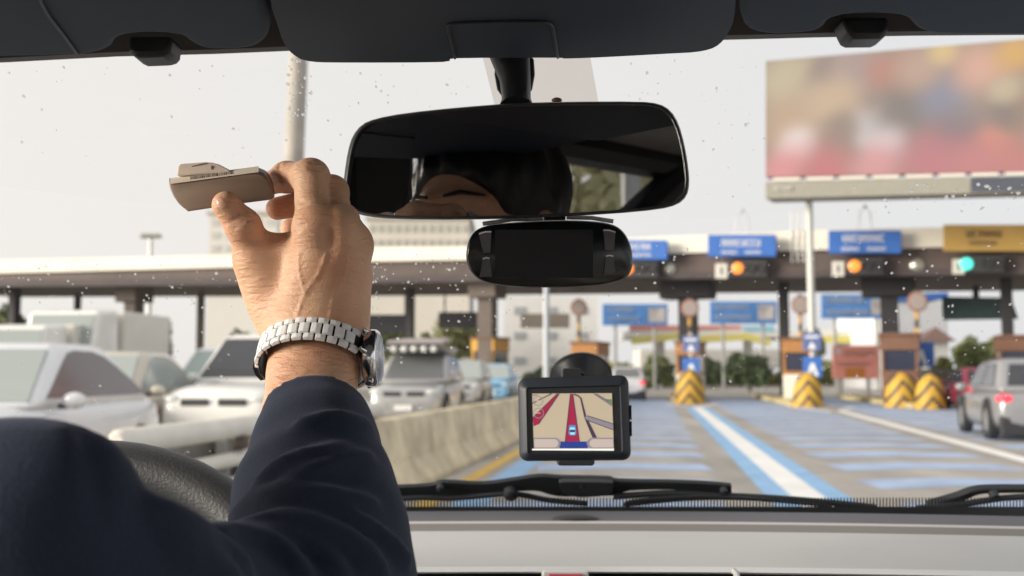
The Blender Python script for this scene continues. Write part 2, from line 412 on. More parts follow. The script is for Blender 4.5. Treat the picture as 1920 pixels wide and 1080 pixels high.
def make_car(name, label, kind, x, y, heading, L, W_, H, paint, glass, sglass=None, rim=M_RIM, braking=False, wr=.32, group=None, grille=True, sidew=2):
    """heading: angle of the nose from +Y, clockwise positive"""
    K = KIND[kind]; car = thing(name, label, 'car', (x, y, 0), -heading, group)
    ORG[car.name] = Vector((0, 0, 0)); z0 = .17
    rings = []
    for fy, fz, fw in K['st']:
        yy = fy * L; hw = fw * W_ / 2; zt = fz * H; zb = z0 + (.12 if abs(fy) > .47 else 0); h = zt - zb
        half = [(0, zb), (hw * .80, zb), (hw * .97, zb + h * .14), (hw, zb + h * .45), (hw * .985, zb + h * .72), (hw * .93, zb + h * .92), (hw * .80, zt), (0, zt + .02 * (abs(fy) < .46))]
        rings.append([Vector((px, yy, pz)) for px, pz in half] + [Vector((-px, yy, pz)) for px, pz in half[-2:0:-1]])
    m = MB(); m.loft(rings)
    yb, yc, r1, r2 = [q * L for q in K['gh']]; zb = H * (.6 if kind != 'van' else .47); gw, rw = K['gw'] * W_ / 2, K['rw'] * W_ / 2
    base = [Vector((-gw, yb, zb)), Vector((gw, yb, zb)), Vector((gw, yc, zb)), Vector((-gw, yc, zb))]
    roof = [Vector((-rw, r1, H)), Vector((rw, r1, H)), Vector((rw, r2, H)), Vector((-rw, r2, H))]
    g = MB(); 
    mid = [b.lerp(t, .55) for b, t in zip(base, roof)]
    crown = [Vector((v.x * .8, v.y * .8 + .2 * (r1 + r2) / 2, H + .02)) for v in roof]
    body = m.build('body', paint, car, smooth=True, subsurf=1)
    g.loft([base, mid, [v - Vector((0, 0, .02)) for v in roof], crown]); g.build('roof', paint, car, smooth=True, bevel=.11, segs=4)
    def panel(nm, a, b, c, d, e, lo=.14, hi=.90, s0=.06, s1=.94, t0=.06, t1=.94, off=.012, nmg=None):
        # a,b bottom corners; c,d top corners (c above b, d above a) ; e outward
        def bi(s, t):
            bot = a.lerp(b, s); top = d.lerp(c, s); p = bot.lerp(top, t)
            bul = 0
            return p + Vector(e) * (off + max(bul, 0))
        q = MB(); pts = [bi(s0, lo), bi(s1, lo), bi(t1, hi), bi(t0, hi)]
        n = (pts[1] - pts[0]).cross(pts[3] - pts[0]).normalized()
        if n.dot(Vector(e)) < 0: n = -n
        q.prism([p + n * .004 for p in pts], -n * .03); return q.build(nm, (sglass or glass) if nm == 'side_window' else glass, car, bevel=.03 if off > .005 else 0)
    panel('windscreen', base[3], base[2], roof[2], roof[3], (0, .9, .4), s0=.05, s1=.95, t0=.06, t1=.94, lo=.1, hi=.92)
    panel('rear_window', base[1], base[0], roof[0], roof[1], (0, -.9, .3), lo=.2, hi=.86, s0=.1, s1=.9, t0=.12, t1=.88)
    for a, b, e in ((1, 2, (1, 0, .2)), (3, 0, (-1, 0, .2))):
        # two panes per side split by a pillar
        A, B, C, D = base[a], base[b], roof[b], roof[a]
        if kind == 'sedan':                                      # one long pane under an arched roofline
            q = MB(); pts = []
            for u_, t_ in ((.055, .15), (.955, .15), (.935, .40), (.875, .66), (.78, .82), (.62, .90), (.30, .91), (.20, .86), (.14, .70)):
                s_ = 1 - u_ if a == 1 else u_
                pts.append(A.lerp(B, s_).lerp(D.lerp(C, s_), t_) + Vector(e) * .012)
            q.prism(pts, Vector((-e[0] * .03, 0, 0))); q.build('side_window', sglass or glass, car); continue
        if a == 1: panel('side_window', A, B, C, D, e, lo=.16, hi=.88, s0=.10, s1=.48, t0=.12, t1=.44); panel('side_window', A, B, C, D, e, lo=.16, hi=.88, s0=.51, s1=.93, t0=.48, t1=.90)
        else: panel('side_window', A, B, C, D, e, lo=.16, hi=.88, s0=.07, s1=.49, t0=.10, t1=.52); panel('side_window', A, B, C, D, e, lo=.16, hi=.88, s0=.52, s1=.90, t0=.56, t1=.88)
    for sx in (-1, 1):
        for fy in (-.29, .30):
            c = Vector((sx * (W_ / 2 - .20), fy * L, wr))
            q = MB(); q.lathe(c, (sx, 0, 0), [(wr * .6, 0), (wr * .98, .01), (wr, .04), (wr, .17), (wr * .97, .205), (wr * .66, .215), (wr * .64, .17)], 22); wh = q.build('wheel', M_TYRE, car, smooth=True)
            q = MB(); q.lathe(c + Vector((sx * .165, 0, 0)), (sx, 0, 0), [(wr * .64, 0), (wr * .64, .035), (wr * .55, .045), (wr * .2, .03), (wr * .12, .045), (.01, .045)], 20); q.build('rim', rim, wh, smooth=True)
            q = MB(); q.lathe(Vector((sx * (W_ / 2 - .14), fy * L, wr + .02)), (sx, 0, 0), [(wr * 1.16, 0), (wr * 1.16, .142), (wr * 1.0, .144), (wr * 1.0, 0)], 26); q.build('wheel_arch', M_DARK, car, smooth=True)
        ym = yc - .10 * L; q = MB(); q.ell((sx * (W_ / 2 + .11), ym + .03, zb + .07), (.125, .085, .085), 12, 8); q.build('side_mirror', paint, car, smooth=True)
        q = MB(); q.box((sx * (W_ / 2 + .0), ym + .03, zb + .015), (.10, .07, .05)); q.build('mirror_foot', M_DARK, car, bevel=.01)
        zl = H * (.475 if kind == 'suv' else .415)
        q = MB(); q.ell((sx * W_ * .37, .462 * L, zl), (W_ * .10, .10, .075), 14, 8, rz=-sx * .45); q.build('headlight', M_LAMP, car, smooth=True)
        q = MB(); q.ell((sx * W_ * .385, .474 * L, z0 + .20), (.09, .06, .055), 12, 8); q.build('fog_lamp', M_DARK, car, smooth=True)
        q = MB(); q.ell((sx * W_ * (.41 if abs(heading) < 2 else .34), (-.482 if abs(heading) < 2 else -.492) * L, H * .52), (W_ * .085, .075, .085 if kind != 'van' else .2), 12, 8, rz=sx * .4); q.build('tail_light', E_RED if braking else M_RED, car, smooth=True)
    if grille:
        q = MB()
        for sx in (-1, 1):
            q.box((sx * W_ * .15, .492 * L, H * (.455 if kind == 'suv' else .375)), (W_ * .22, .04, .10))
        q.build('grille', M_DARK, car, bevel=.01)
    q = MB(); q.box((0, .492 * L, z0 + (.36 if kind == 'suv' else .2)), (W_ * .46, .05, .15)); q.build('lower_intake', M_DARK, car, bevel=.02)
    q = MB(); q.box((0, .506 * L, H * .275), (.42, .02, .13)); q.build('number_plate', M_PLATE, car)
    q = MB(); q.box((0, -.502 * L, H * .42), (.42, .02, .13)); q.build('number_plate', M_PLATE, car)
    q = MB(); q.box((0, -.478 * L, z0 + .13), (W_ * .92, .16, .40)); q.build('rear_bumper', M_DARK, car, bevel=.05)
    return car, body

P_SILV = mat('silver_paint', (.76, .77, .80), .28, metal=.12, coat=.5, var=.05, vscale=2)
P_WHITE = mat('white_car_paint', (.80, .79, .76), .25, coat=.5, var=.04, vscale=2)
P_CHAMP = mat('champagne_paint', (.60, .55, .46), .3, metal=.3, coat=.5)
P_GREY = mat('grey_car_paint', (.46, .46, .46), .3, metal=.5, coat=.6, var=.05, vscale=3)
P_DGREY = mat('dark_grey_paint', (.10, .10, .105), .35, coat=.5)
P_BLUE = mat('light_blue_paint', (.22, .45, .68), .35, coat=.4)
P_RED = mat('crimson_paint', (.20, .015, .045), .35, coat=.4)
P_CREAM = mat('cream_paint', (.68, .66, .60), .4, coat=.2, var=.05, vscale=1)
GL_SILV = mat('pale_reflective_glass', (.33, .37, .36), .12, spec=.8)
GL_PURP = mat('brownish_side_glass', (.10, .08, .085), .08, spec=.9)
GL_DARK = mat('dark_car_glass', (.035, .037, .045), .08, spec=.8)
GL_GREY = mat('mid_grey_glass', (.16, .165, .17), .1, spec=.8)
GL_TEAL = mat('pale_teal_glass', (.30, .37, .36), .12, spec=.8)
PI = math.pi
make_car('sedan_car', 'silver sedan facing us, closest car above the dark shoulder', 'sedan', -5.32, 11.3, PI + R(3), 4.6, 1.82, 1.60, P_SILV, GL_SILV, GL_PURP, grille=False)
make_car('hatchback_car', 'champagne car with pale pillars tucked behind the silver sedan', 'sedan', -6.2, 16.6, PI + R(5), 4.3, 1.75, 1.62, P_CHAMP, GL_SILV)
make_car('suv_car', 'white sport utility car with split grille facing us, beside the raised wrist', 'suv', -4.05, 17.9, PI + R(8), 4.6, 1.92, 1.93, P_WHITE, GL_DARK, wr=.38)
make_car('minivan_car', 'silver minivan with teal windscreen between the white truck and white utility car', 'suv', -7.6, 28.2, PI + R(6), 4.6, 1.85, 1.95, P_SILV, GL_TEAL)
c4, _b = make_car('offroad_car', 'dark grey off-road car carrying a roof rack with spotlights', 'suv', -2.35, 27.4, PI + R(5), 4.6, 1.85, 1.80, P_GREY, GL_GREY, wr=.38)
q = MB(); q.box((0, -.3, 1.86), (1.5, 2.2, .05)); q.box((0, .85, 1.93), (1.5, .1, .1)); q.box((-.74, -.3, 1.93), (.05, 2.2, .1)); q.box((.74, -.3, 1.93), (.05, 2.2, .1)); rk = q.build('roof_rack', P_DGREY, c4, bevel=.015)
for i in range(5):
    q = MB(); q.lathe((-.5 + i * .25, .78, 1.9), (0, 1, 0), [(.05, 0), (.075, .04), (.08, .16), (.06, .18), (.01, .185)], 14); q.build('spotlight', M_LAMP, rk, smooth=True)
q = MB(); q.prism([(-.72, .75, 2.02), (.72, .75, 2.02), (.6, -1.3, 2.14), (-.6, -1.3, 2.14)], (0, 0, .1)); q.build('roof_box', mat('mauve_grey_cover', (.36, .32, .32), .6), c4, bevel=.04)
make_car('van_car', 'grey minivan queuing right behind the off-road car', 'suv', -1.75, 40.5, PI + R(5), 4.4, 1.7, 1.78, P_GREY, GL_SILV)
make_car('pickup_car', 'light blue car queuing left of the satellite navigator', 'suv', -.72, 47.5, PI + R(5), 4.4, 1.7, 1.72, P_BLUE, GL_SILV)
make_car('hatchback_car', 'pale grey car stopped at the toll booth right of the navigator', 'suv', 5.75, 53.5, R(6), 4.0, 1.8, 1.62, P_SILV, GL_GREY, braking=True)
make_car('suv_car', 'silver sport utility car with lit brake lights at the right edge', 'suv', 10.62, 22.4, R(13), 4.5, 1.86, 1.57, mat('gunmetal_silver_paint', (.32, .32, .33), .28, metal=.35, coat=.5), GL_DARK, braking=True, wr=.37)
make_car('sedan_car', 'crimson car just beyond the silver utility car at right', 'sedan', 16.7, 38.5, R(11), 4.4, 1.75, 1.48, P_RED, GL_DARK, braking=True)
make_car('sedan_car', 'dark car ahead of the crimson car near the green trees', 'sedan', 17.6, 45, R(11), 4.4, 1.75, 1.45, P_DGREY, GL_DARK)

# two white goods vehicles at the far left
def truck(label, x, y, heading, w_, h_, ln, cabh):
    t = thing('box_truck', label, 'truck', (x, y, 0), -heading); ORG[t.name] = Vector((0, 0, 0))
    m = MB()
    prof_ = [(ln / 2, .35), (ln / 2, 1.1), (ln / 2 - .18, 1.25), (ln / 2 - .62, cabh), (ln / 2 - 1.6, cabh + .08), (ln / 2 - 1.7, .35)]
    m.prism([Vector((-w_ / 2, a, b)) for a, b in prof_], (w_, 0, 0)); m.build('cab', P_WHITE, t, bevel=.12, segs=3)
    m = MB(); m.prism([Vector((-w_ * .44, a, b)) for a, b in ((ln / 2 - .21, 1.3), (ln / 2 - .19, 1.32), (ln / 2 - .57, cabh - .1), (ln / 2 - .6, cabh - .1))], (w_ * .88, 0, .0)); m.build('windscreen', GL_SILV, t)
    m = MB()
    zb = .75; A = [(-w_ / 2 - .1, ln / 2 - 1.75), (w_ / 2 + .1, ln / 2 - 1.75), (w_ / 2 + .1, -ln / 2), (-w_ / 2 - .1, -ln / 2)]
    m.prism([Vector((a, b, zb)) for a, b in A], (0, 0, h_ - zb)); m.build('cargo_box', P_CREAM, t, bevel=.05)
    for sx in (-1, 1):
        for yy in (ln / 2 - 1.0, -ln / 2 + 1.0):
            m = MB(); m.lathe((sx * (w_ / 2 - .22), yy, .38), (sx, 0, 0), [(.2, 0), (.38, .02), (.38, .2), (.25, .22), (.22, .18)], 20); m.build('wheel', M_TYRE, t, smooth=True)
        m = MB(); m.box((sx * w_ * .38, ln / 2 + .01, .85), (.3, .06, .2)); m.build('headlight', M_LAMP, t, bevel=.02)
    m = MB(); m.box((0, ln / 2 + .02, .48), (w_, .12, .26)); m.build('bumper', M_DARK, t, bevel=.03)
truck('large white box truck rising behind the silver sedan', -11.0, 28.2, PI + R(7), 1.9, 2.9, 4.4, 2.86)
truck('smaller white box truck at the far left edge', -11.6, 26.5, PI + R(4), 1.7, 2.5, 4.2, 2.42)

# ================================================================ TOLL PLAZA
CPa, CPb = W(0, 500, 66), W(1920, 500, 46)
CPn = (CPb - CPa).cross(Vector((0, 0, 1))).normalized()
if CPn.y > 0: CPn = -CPn
CPd = (CPb - CPa); CPd.z = 0; CPd.normalize()
def C(px, py, off=0.): return hit(px, py, CPa + CPn * off, CPn)
M_FASC = mat('brown_fascia', (.098, .072, .064), .7, var=.3, vscale=.35, bump=.2, bscale=5, detail=8)
M_SOFF = mat('dark_soffit', (.075, .06, .062), .8, var=.2, vscale=.3)
M_CREAM = mat('cream_parapet', (.78, .74, .64), .7, var=.07, vscale=.5)
can = thing('toll_plaza_canopy', 'long brown toll plaza canopy with cream roof edge spanning the road', 'canopy', (C(960, 700).x, C(960, 700).y, 0))
BACK = -CPn * 11
TOP = [(-220, 517), (440, 500), (700, 489), (880, 486), (1240, 474), (1920, 459), (2300, 452)]
def line_at(tab, x):
    for (a, b), (c, d) in zip(tab[:-1], tab[1:]):
        if a <= x <= c: return b + (d - b) * (x - a) / (c - a)
BOT = [(-220, 536), (440, 531), (880, 525), (1240, 520), (1920, 511), (2300, 506)]
xs = [-220, 100, 440, 700, 880, 1240, 1560, 1920, 2300]
m = MB()
for a, b in zip(xs[:-1], xs[1:]):
    q = [C(a, line_at(TOP, a)), C(b, line_at(TOP, b)), C(b, line_at(BOT, b)), C(a, line_at(BOT, a))]
    m.prism(q, BACK)
m.build('roof_slab', [M_FASC], can)
m = MB()
for a, b in zip(xs[:-1], xs[1:]):
    def yl_(x): return line_at(BOT, x)
    m.prism([C(a, yl_(a) - 9, .12), C(b, yl_(b) - 9, .12), C(b, yl_(b) + 3, .12), C(a, yl_(a) + 3, .12)], -CPn * .11)
m.build('lower_fascia_band', M_SOFF, can)
CR = [(-220, 492), (0, 487), (440, 478), (700, 463), (880, 462), (1240, 443), (1560, 430), (1920, 424), (2300, 418)]
m = MB()
for a, b in zip(xs[:-1], xs[1:]):
    m.prism([C(a, line_at(CR, a), .25), C(b, line_at(CR, b), .25), C(b, line_at(TOP, b) + 1, .25), C(a, line_at(TOP, a) + 1, .25)], BACK * 1.02)
m.build('cream_parapet', M_CREAM, can)
M_COL = mat('dark_column_paint', (.022, .020, .024), .7, var=.2, vscale=1)
M_COLB = mat('brown_column_paint', (.13, .105, .09), .75, var=.15, vscale=1)
for px, wpx, depth, mm in ((28, 16, 3, M_COL), (146, 10, 7, M_COL), (252, 26, 3, M_COLB), (377, 11, 6, M_COLB), (770, 13, 5, M_COL), (914, 30, 1.5, M_COLB), (1290, 32, 3, M_COL), (1469, 18, 4, M_COL), (1667, 32, 2.5, M_COL), (1887, 20, 3, M_COL)):
    top = C(px, 556, -depth); wd = wpx * top.y / F; top.z = C(px, line_at(BOT, px), 0).z + .05
    m = MB(); m.box((top.x, top.y, top.z / 2), (wd, wd, top.z), rz=math.atan2(CPd.y, CPd.x))
    if wpx > 24: m.box((top.x, top.y, top.z - .45), (wd * (3. if mm is M_COL else 1.8), wd * 2., .9), rz=math.atan2(CPd.y, CPd.x))
    m.build('column', mm, can, bevel=.04)

M_SBLUE = mat('blue_sign_face', (.028, .13, .45), .5, var=.1, vscale=1)
M_SBLUE2 = mat('billboard_blue', (.08, .24, .58), .6, var=.25, vscale=.8)
M_SWHITE = mat('sign_white', (.70, .72, .76), .5)
M_TAN = mat('ochre_sign_face', (.40, .25, .06), .55, var=.1, vscale=1)
M_BROWN = mat('sign_dark_lettering', (.10, .06, .03), .6)
def strokes(mb, rect, rows, fn, rnd, mi=0, gap=.25, double=True):
    """rows of soft-edged letter strokes, as on a sign too blurred to read; rect in pixels; fn maps pixel to point"""
    x0, y0, x1, y1 = rect
    for (ya, yb, xa, xb, n) in rows:
        h = (yb - ya); wch = (xb - xa) / n
        for i in range(n):
            cx = xa + wch * i; w1 = wch * (1 - gap); t = min(w1 * .3, h * .28)
            kind = rnd.randrange(4)
            segs = [(cx, ya, cx + t, yb)]
            if kind in (0, 1, 3): segs.append((cx + w1 - t, ya, cx + w1, yb))
            if kind in (0, 2): segs.append((cx, ya, cx + w1, ya + t))
            if kind in (1, 2): segs.append((cx, yb - t, cx + w1, yb))
            if kind == 3: segs.append((cx, (ya + yb) / 2 - t / 2, cx + w1, (ya + yb) / 2 + t / 2))
            for a, b, c, d in segs:
                mb.prism([fn(a, b), fn(c, b), fn(c, d), fn(a, d)], CPn * .03, mi)
def sign(name, label, rect, off, face, ink, rows, seed, group=None, cat='sign', th=.25, skew=(0, 0), rim=None):
    x0, y0, x1, y1 = rect
    def fn(x, y): return C(x, y + skew[0] * (x - x0) / (x1 - x0), off + .01)
    t = thing(name, label, cat, C((x0 + x1) / 2, y1, off), group=group)
    m = MB(); m.prism([fn(x0, y0), fn(x1, y0), fn(x1, y1), fn(x0, y1)], -CPn * th); m.build('sign_board', face, t, bevel=.03)
    if rows:
        m = MB(); strokes(m, rect, rows, fn, random.Random(seed)); m.build('lettering', ink, t)
    return t, fn
sign('lane_sign', 'blue lane sign partly hidden behind the dash camera', (1165, 450, 1251, 487), .9, M_SBLUE, M_SWHITE, [(457, 468, 1172, 1222, 5), (475, 481, 1172, 1222, 6)], 1, 'lane signs on the canopy')
sign('lane_sign', 'blue lane sign on the canopy just left of the billboard post', (1327, 440, 1455, 481), .9, M_SBLUE, M_SWHITE, [(449, 462, 1353, 1428, 8), (470, 476, 1353, 1384, 5), (470, 476, 1398, 1428, 4)], 2, 'lane signs on the canopy')
sign('lane_sign', 'blue lane sign on the canopy right of the billboard post', (1553, 432, 1690, 475), .9, M_SBLUE, M_SWHITE, [(440, 453, 1580, 1660, 8), (463, 470, 1578, 1612, 5), (463, 470, 1626, 1662, 5)], 3, 'lane signs on the canopy')
sign('lane_sign', 'ochre lane sign with dark lettering at the right edge', (1769, 421, 1932, 471), .9, M_TAN, M_BROWN, [(432, 445, 1812, 1880, 6), (452, 459, 1818, 1872, 5)], 4, 'lane signs on the canopy')
E_OR = emit('orange_signal_lamp', (1., .28, .04), 1.5); E_GR = emit('teal_signal_lamp', (.10, .9, .72), 1.3)
M_PALE = mat('pale_number_panel', (.62, .60, .55), .6)
for px, py, lamp, lab in ((1196, 505, E_OR, 'lane signal box mostly hidden behind the dash camera'), (1401, 504, E_OR, 'lane signal box with orange light under the middle blue sign'), (1620, 500, E_OR, 'lane signal box with orange light under the right blue sign'), (1846, 496, E_GR, 'lane signal box with teal green light under the ochre sign')):
    t = thing('lane_signal', lab, 'traffic light', C(px, py + 20, .6), group='lane signals under the canopy signs')
    m = MB(); m.prism([C(px - 33, py - 17, .6), C(px + 38, py - 17, .6), C(px + 38, py + 15, .6), C(px - 33, py + 15, .6)], -CPn * .4); m.build('signal_box', M_DARK, t, bevel=.03)
    lx = px - 18 if lamp is not E_GR else px - 34
    m = MB(); m.lathe(C(lx, py - 1, .6), CPn, [(.26, 0), (.27, .06), (.18, .11), (.02, .13)], 20); m.build('lamp', lamp, t, smooth=True)
    for dx in (6, 26):
        m = MB(); m.lathe(C(px + dx, py - 1, .6), CPn, [(.2, 0), (.22, .08), (.19, .08), (.17, .03), (.01, .03)], 16); m.build('dark_lens', M_COL, t, smooth=True)
    m = MB(); m.prism([C(px - 60, py - 10, .5), C(px - 37, py - 10, .5), C(px - 37, py + 18, .5), C(px - 60, py + 18, .5)], -CPn * .2); np_ = m.build('number_panel', M_PALE, t, bevel=.02)
    m = MB(); m.prism([C(px - 50, py - 3, .53), C(px - 47, py - 3, .53), C(px - 47, py + 11, .53), C(px - 50, py + 11, .53)], -CPn * .025); m.build('numeral', M_COL, np_)
for px, py, lab in ((1255, 505, 'round pale convex mirror on the canopy fascia near the dash camera'), (1720, 498, 'round pale convex mirror between the right blue and ochre signs')):
    m = MB(); m.lathe(C(px, py, .05), CPn, [(.28, 0), (.30, .04), (.26, .06), (.16, .12), (.02, .15)], 20)
    tag(m.build('convex_mirror', mat('mirror_dome', (.42, .42, .36), .25, metal=.5), smooth=True), lab, 'mirror')
m = MB()
for dx in (-11, 0, 11):
    m.tube([C(1496 + dx, 492, .3), C(1496 + dx, 396, .3)], .035, 6)
for yy in range(396, 492, 16): m.tube([C(1485, yy, .3), C(1507, yy, .3)], .025, 6)
tag(m.build('roof_ladder', mat('pale_ladder_paint', (.62, .62, .60), .5, metal=.2), smooth=True), 'pale roof ladder left of the billboard post', 'ladder')
for px, lab in ((1392, 'thin wire loop aerial above the middle blue sign'), (1622, 'thin wire loop aerial above the right blue sign')):
    m = MB(); yy = 440 if px < 1500 else 432
    m.tube([C(px - 12, yy, .9), C(px - 10, yy - 33, .9), C(px, yy - 45, .9), C(px + 10, yy - 33, .9), C(px + 12, yy, .9)], .03, 6)
    m.ell(C(px, yy - 45, .9), (.09, .09, .09), 8, 6)
    tag(m.build('wire_aerial', mat('aerial_wire', (.5, .5, .5), .5, metal=.4), smooth=True), lab, 'aerial')

# chevron painted crash bumper, islands, booths
def chevron_mat():
    m = bpy.data.materials.new('yellow_black_chevron'); m.use_nodes = True
    n = m.node_tree.nodes; l = m.node_tree.links; b = n['Principled BSDF']; b.inputs['Roughness'].default_value = .6
    tc = n.new('ShaderNodeTexCoord'); sp = n.new('ShaderNodeSeparateXYZ'); l.new(tc.outputs['Object'], sp.inputs[0])
    ab = n.new('ShaderNodeMath'); ab.operation = 'ABSOLUTE'; l.new(sp.outputs['X'], ab.inputs[0])
    m1 = n.new('ShaderNodeMath'); m1.operation = 'MULTIPLY_ADD'; m1.inputs[1].default_value = 1.25; l.new(ab.outputs[0], m1.inputs[0]); l.new(sp.outputs['Z'], m1.inputs[2])
    m2 = n.new('ShaderNodeMath'); m2.operation = 'MULTIPLY_ADD'; m2.inputs[1].default_value = 1.75; m2.inputs[2].default_value = .10; l.new(m1.outputs[0], m2.inputs[0])
    fr = n.new('ShaderNodeMath'); fr.operation = 'FRACT'; l.new(m2.outputs[0], fr.inputs[0])
    gt = n.new('ShaderNodeMath'); gt.operation = 'GREATER_THAN'; gt.inputs[1].default_value = .66; l.new(fr.outputs[0], gt.inputs[0])
    no = n.new('ShaderNodeTexNoise'); no.inputs['Scale'].default_value = 4; l.new(tc.outputs['Object'], no.inputs['Vector'])
    mx1 = n.new('ShaderNodeMixRGB'); l.new(no.outputs['Fac'], mx1.inputs[0]); mx1.inputs[1].default_value = (.50, .28, .03, 1); mx1.inputs[2].default_value = (.66, .41, .05, 1)
    mx2 = n.new('ShaderNodeMixRGB'); l.new(gt.outputs[0], mx2.inputs[0]); l.new(mx1.outputs[0], mx2.inputs[1]); mx2.inputs[2].default_value = (.085, .06, .045, 1)
    l.new(mx2.outputs[0], b.inputs['Base Color']); return m
M_CHEV = chevron_mat()
M_ORANGE = mat('orange_booth_paint', (.38, .17, .05), .6, var=.2, vscale=1.5)
M_BRICK = mat('brown_booth_paint', (.17, .085, .05), .65, var=.2, vscale=1.5)
M_BGLASS = mat('booth_glass', (.03, .035, .065), .12, spec=.7)
M_KERB = mat('island_kerb', (.55, .45, .24), .8, var=.2, vscale=2)
def bumper(base, wd, ht, rot, label):
    rings = []
    for k in range(9):
        t = k / 8; z = ht * t; sc = math.sqrt(max(0, 1 - (t ** 2.6))) * .92 + .08 if k else 1.0
        rings.append([Vector((wd / 2 * sc * math.cos(a), wd * .55 * sc * math.sin(a), z)) for a in [2 * PI * j / 24 for j in range(24)]])
    m = MB(); m.loft(rings)
    o = m.build('crash_bumper', M_CHEV, smooth=True, base=(0, 0, 0)); o.location = base; o.rotation_euler = (0, 0, rot)
    tag(o, label, 'crash bumper', 'yellow and black crash bumpers before the toll islands')
def booth(px, Yoff, wpx, label, gpt, ht=2.55, body=M_ORANGE):
    base = gpt; wd = wpx * base.y / F; rz = math.atan2(CPd.y, CPd.x)
    t = thing('toll_booth', label, 'toll booth', base, rz, 'toll booths under the canopy'); ORG[t.name] = Vector((0, 0, 0))
    m = MB(); m.box((0, 1.1, ht * .21), (wd, 2.2, ht * .42)); m.build('lower_wall', M_CREAM if body is M_ORANGE else body, t, bevel=.03)
    m = MB(); m.box((0, 1.1, ht * .44), (wd * 1.02, 2.22, ht * .06)); m.box((0, 1.1, ht * .89), (wd * 1.06, 2.3, ht * .22)); 
    for sx in (-1, 1):
        for yy in (.06, 2.14): m.box((sx * (wd / 2 - .06), yy, ht * .625), (.12, .12, ht * .32))
    m.build('frame', body, t, bevel=.02)
    m = MB(); m.box((0, 1.1, ht * .625), (wd * .94, 2.06, ht * .31)); m.build('window_glass', M_BGLASS, t)
    m = MB(); m.box((0, 1.1, ht * 1.02), (wd * 1.15, 2.5, ht * .04)); m.build('booth_roof', M_BRICK, t, bevel=.02)
M_ARROW = mat('arrow_white', (.72, .74, .76), .5)
def keepsign(base, label, zs=((1.55, .85), (2.6, .75)), wd=.75):
    t = thing('keep_left_sign', label, 'road sign', base, math.atan2(CPd.y, CPd.x), 'blue arrow signs on the toll islands'); ORG[t.name] = Vector((0, 0, 0))
    m = MB(); m.tube([(0, .05, 0), (0, .05, 3.1)], .04, 8); m.build('pole', M_STEEL, t, smooth=True)
    for i, (z, h) in enumerate(zs):
        m = MB(); m.box((0, 0, z), (wd, .04, h)); pl = m.build('sign_plate', M_SBLUE if i == 0 else mat('slate_blue_plate', (.09, .13, .30), .5), t, bevel=.02)
        m = MB()
        if i == 0: m.prism([(-.24, -.03, z - h * .42), (-.06, -.03, z + h * .2), (.06, -.03, z + h * .2), (.24, -.03, z - h * .42), (.1, -.03, z - h * .42), (0, -.03, z - h * .1), (-.1, -.03, z - h * .42)], (0, .008, 0))
        else:
            m.prism([(-.16, -.03, z - h * .4), (0, -.03, z), (.16, -.03, z - h * .4)], (0, .008, 0)); m.box((0, -.026, z + h * .25), (wd * .7, .008, h * .12))
        m.build('arrow', M_ARROW, pl)
def striped_mat():
    m = bpy.data.materials.new('yellow_black_bands'); m.use_nodes = True
    n = m.node_tree.nodes; l = m.node_tree.links; b = n['Principled BSDF']
    tc = n.new('ShaderNodeTexCoord'); sp = n.new('ShaderNodeSeparateXYZ'); l.new(tc.outputs['Object'], sp.inputs[0])
    m2 = n.new('ShaderNodeMath'); m2.operation = 'MULTIPLY'; m2.inputs[1].default_value = 1.4; l.new(sp.outputs['Z'], m2.inputs[0])
    fr = n.new('ShaderNodeMath'); fr.operation = 'FRACT'; l.new(m2.outputs[0], fr.inputs[0])
    gt = n.new('ShaderNodeMath'); gt.operation = 'GREATER_THAN'; gt.inputs[1].default_value = .5; l.new(fr.outputs[0], gt.inputs[0])
    mx2 = n.new('ShaderNodeMixRGB'); l.new(gt.outputs[0], mx2.inputs[0]); mx2.inputs[1].default_value = (.55, .30, .05, 1); mx2.inputs[2].default_value = (.05, .04, .035, 1)
    l.new(mx2.outputs[0], b.inputs['Base Color']); return m
M_BAND = striped_mat()
M_DISCW = mat('round_sign_face', (.44, .37, .34), .5); M_DISCR = mat('round_sign_rim', (.36, .18, .13), .5)
def roundpost(px, py, Y, label, h=None):
    top = W(px, py, Y); base = Vector((top.x, top.y, 0))
    t = thing('round_sign_post', label, 'sign post', base, group='striped posts with round signs')
    m = MB(); m.tube([base, Vector((top.x, top.y, top.z + .5))], .09, 10); m.build('post', M_BAND, t, smooth=True)
    m = MB(); m.lathe(top + Vector((0, -.10, 0)), (0, -1, 0), [(.42, 0), (.44, .03), (.36, .05)], 24); m.build('sign_rim', M_DISCR, t, smooth=True)
    m = MB(); m.lathe(top + Vector((0, -.15, 0)), (0, -1, 0), [(.35, 0), (.35, .012), (.01, .016)], 24); m.build('sign_face', M_DISCW, t)
rz0 = math.atan2(CPd.y, CPd.x)
ISL = [(1298, 757, 'left of the wide dark bush'), (1522, 764, 'at the billboard post'), (1755, 768, 'left of the silver utility car'), (1080, 752, 'hidden behind the navigator')]
for k, (px, py, where) in enumerate(ISL):
    b = G(px, py); wd = 56 * b.y / F if k < 3 else 1.3
    bumper(b + Vector((0, .5, 0)), wd, 60 * b.y / F + .12, rz0 * .6, 'yellow and black crash bumper %s' % where)
    m = MB(); a = b + Vector((0, .9, 0)); dr = Vector((.14, 1, 0)).normalized(); nx = Vector((dr.y, -dr.x, 0))
    m.prism([a - nx * wd * .52, a + nx * wd * .52, a + nx * wd * .62 + dr * 16, a - nx * wd * .62 + dr * 16], (0, 0, .2))
    tag(m.build('toll_island', M_KERB, bevel=.04, base=a), 'raised kerbed toll island %s' % where, 'traffic island', 'raised toll islands')
b = G(1716, 766); bumper(b + Vector((0, 1.4, 0)), 1.25, 1.4, rz0 * .6, 'leftmost of the paired crash bumpers left of the silver utility car')
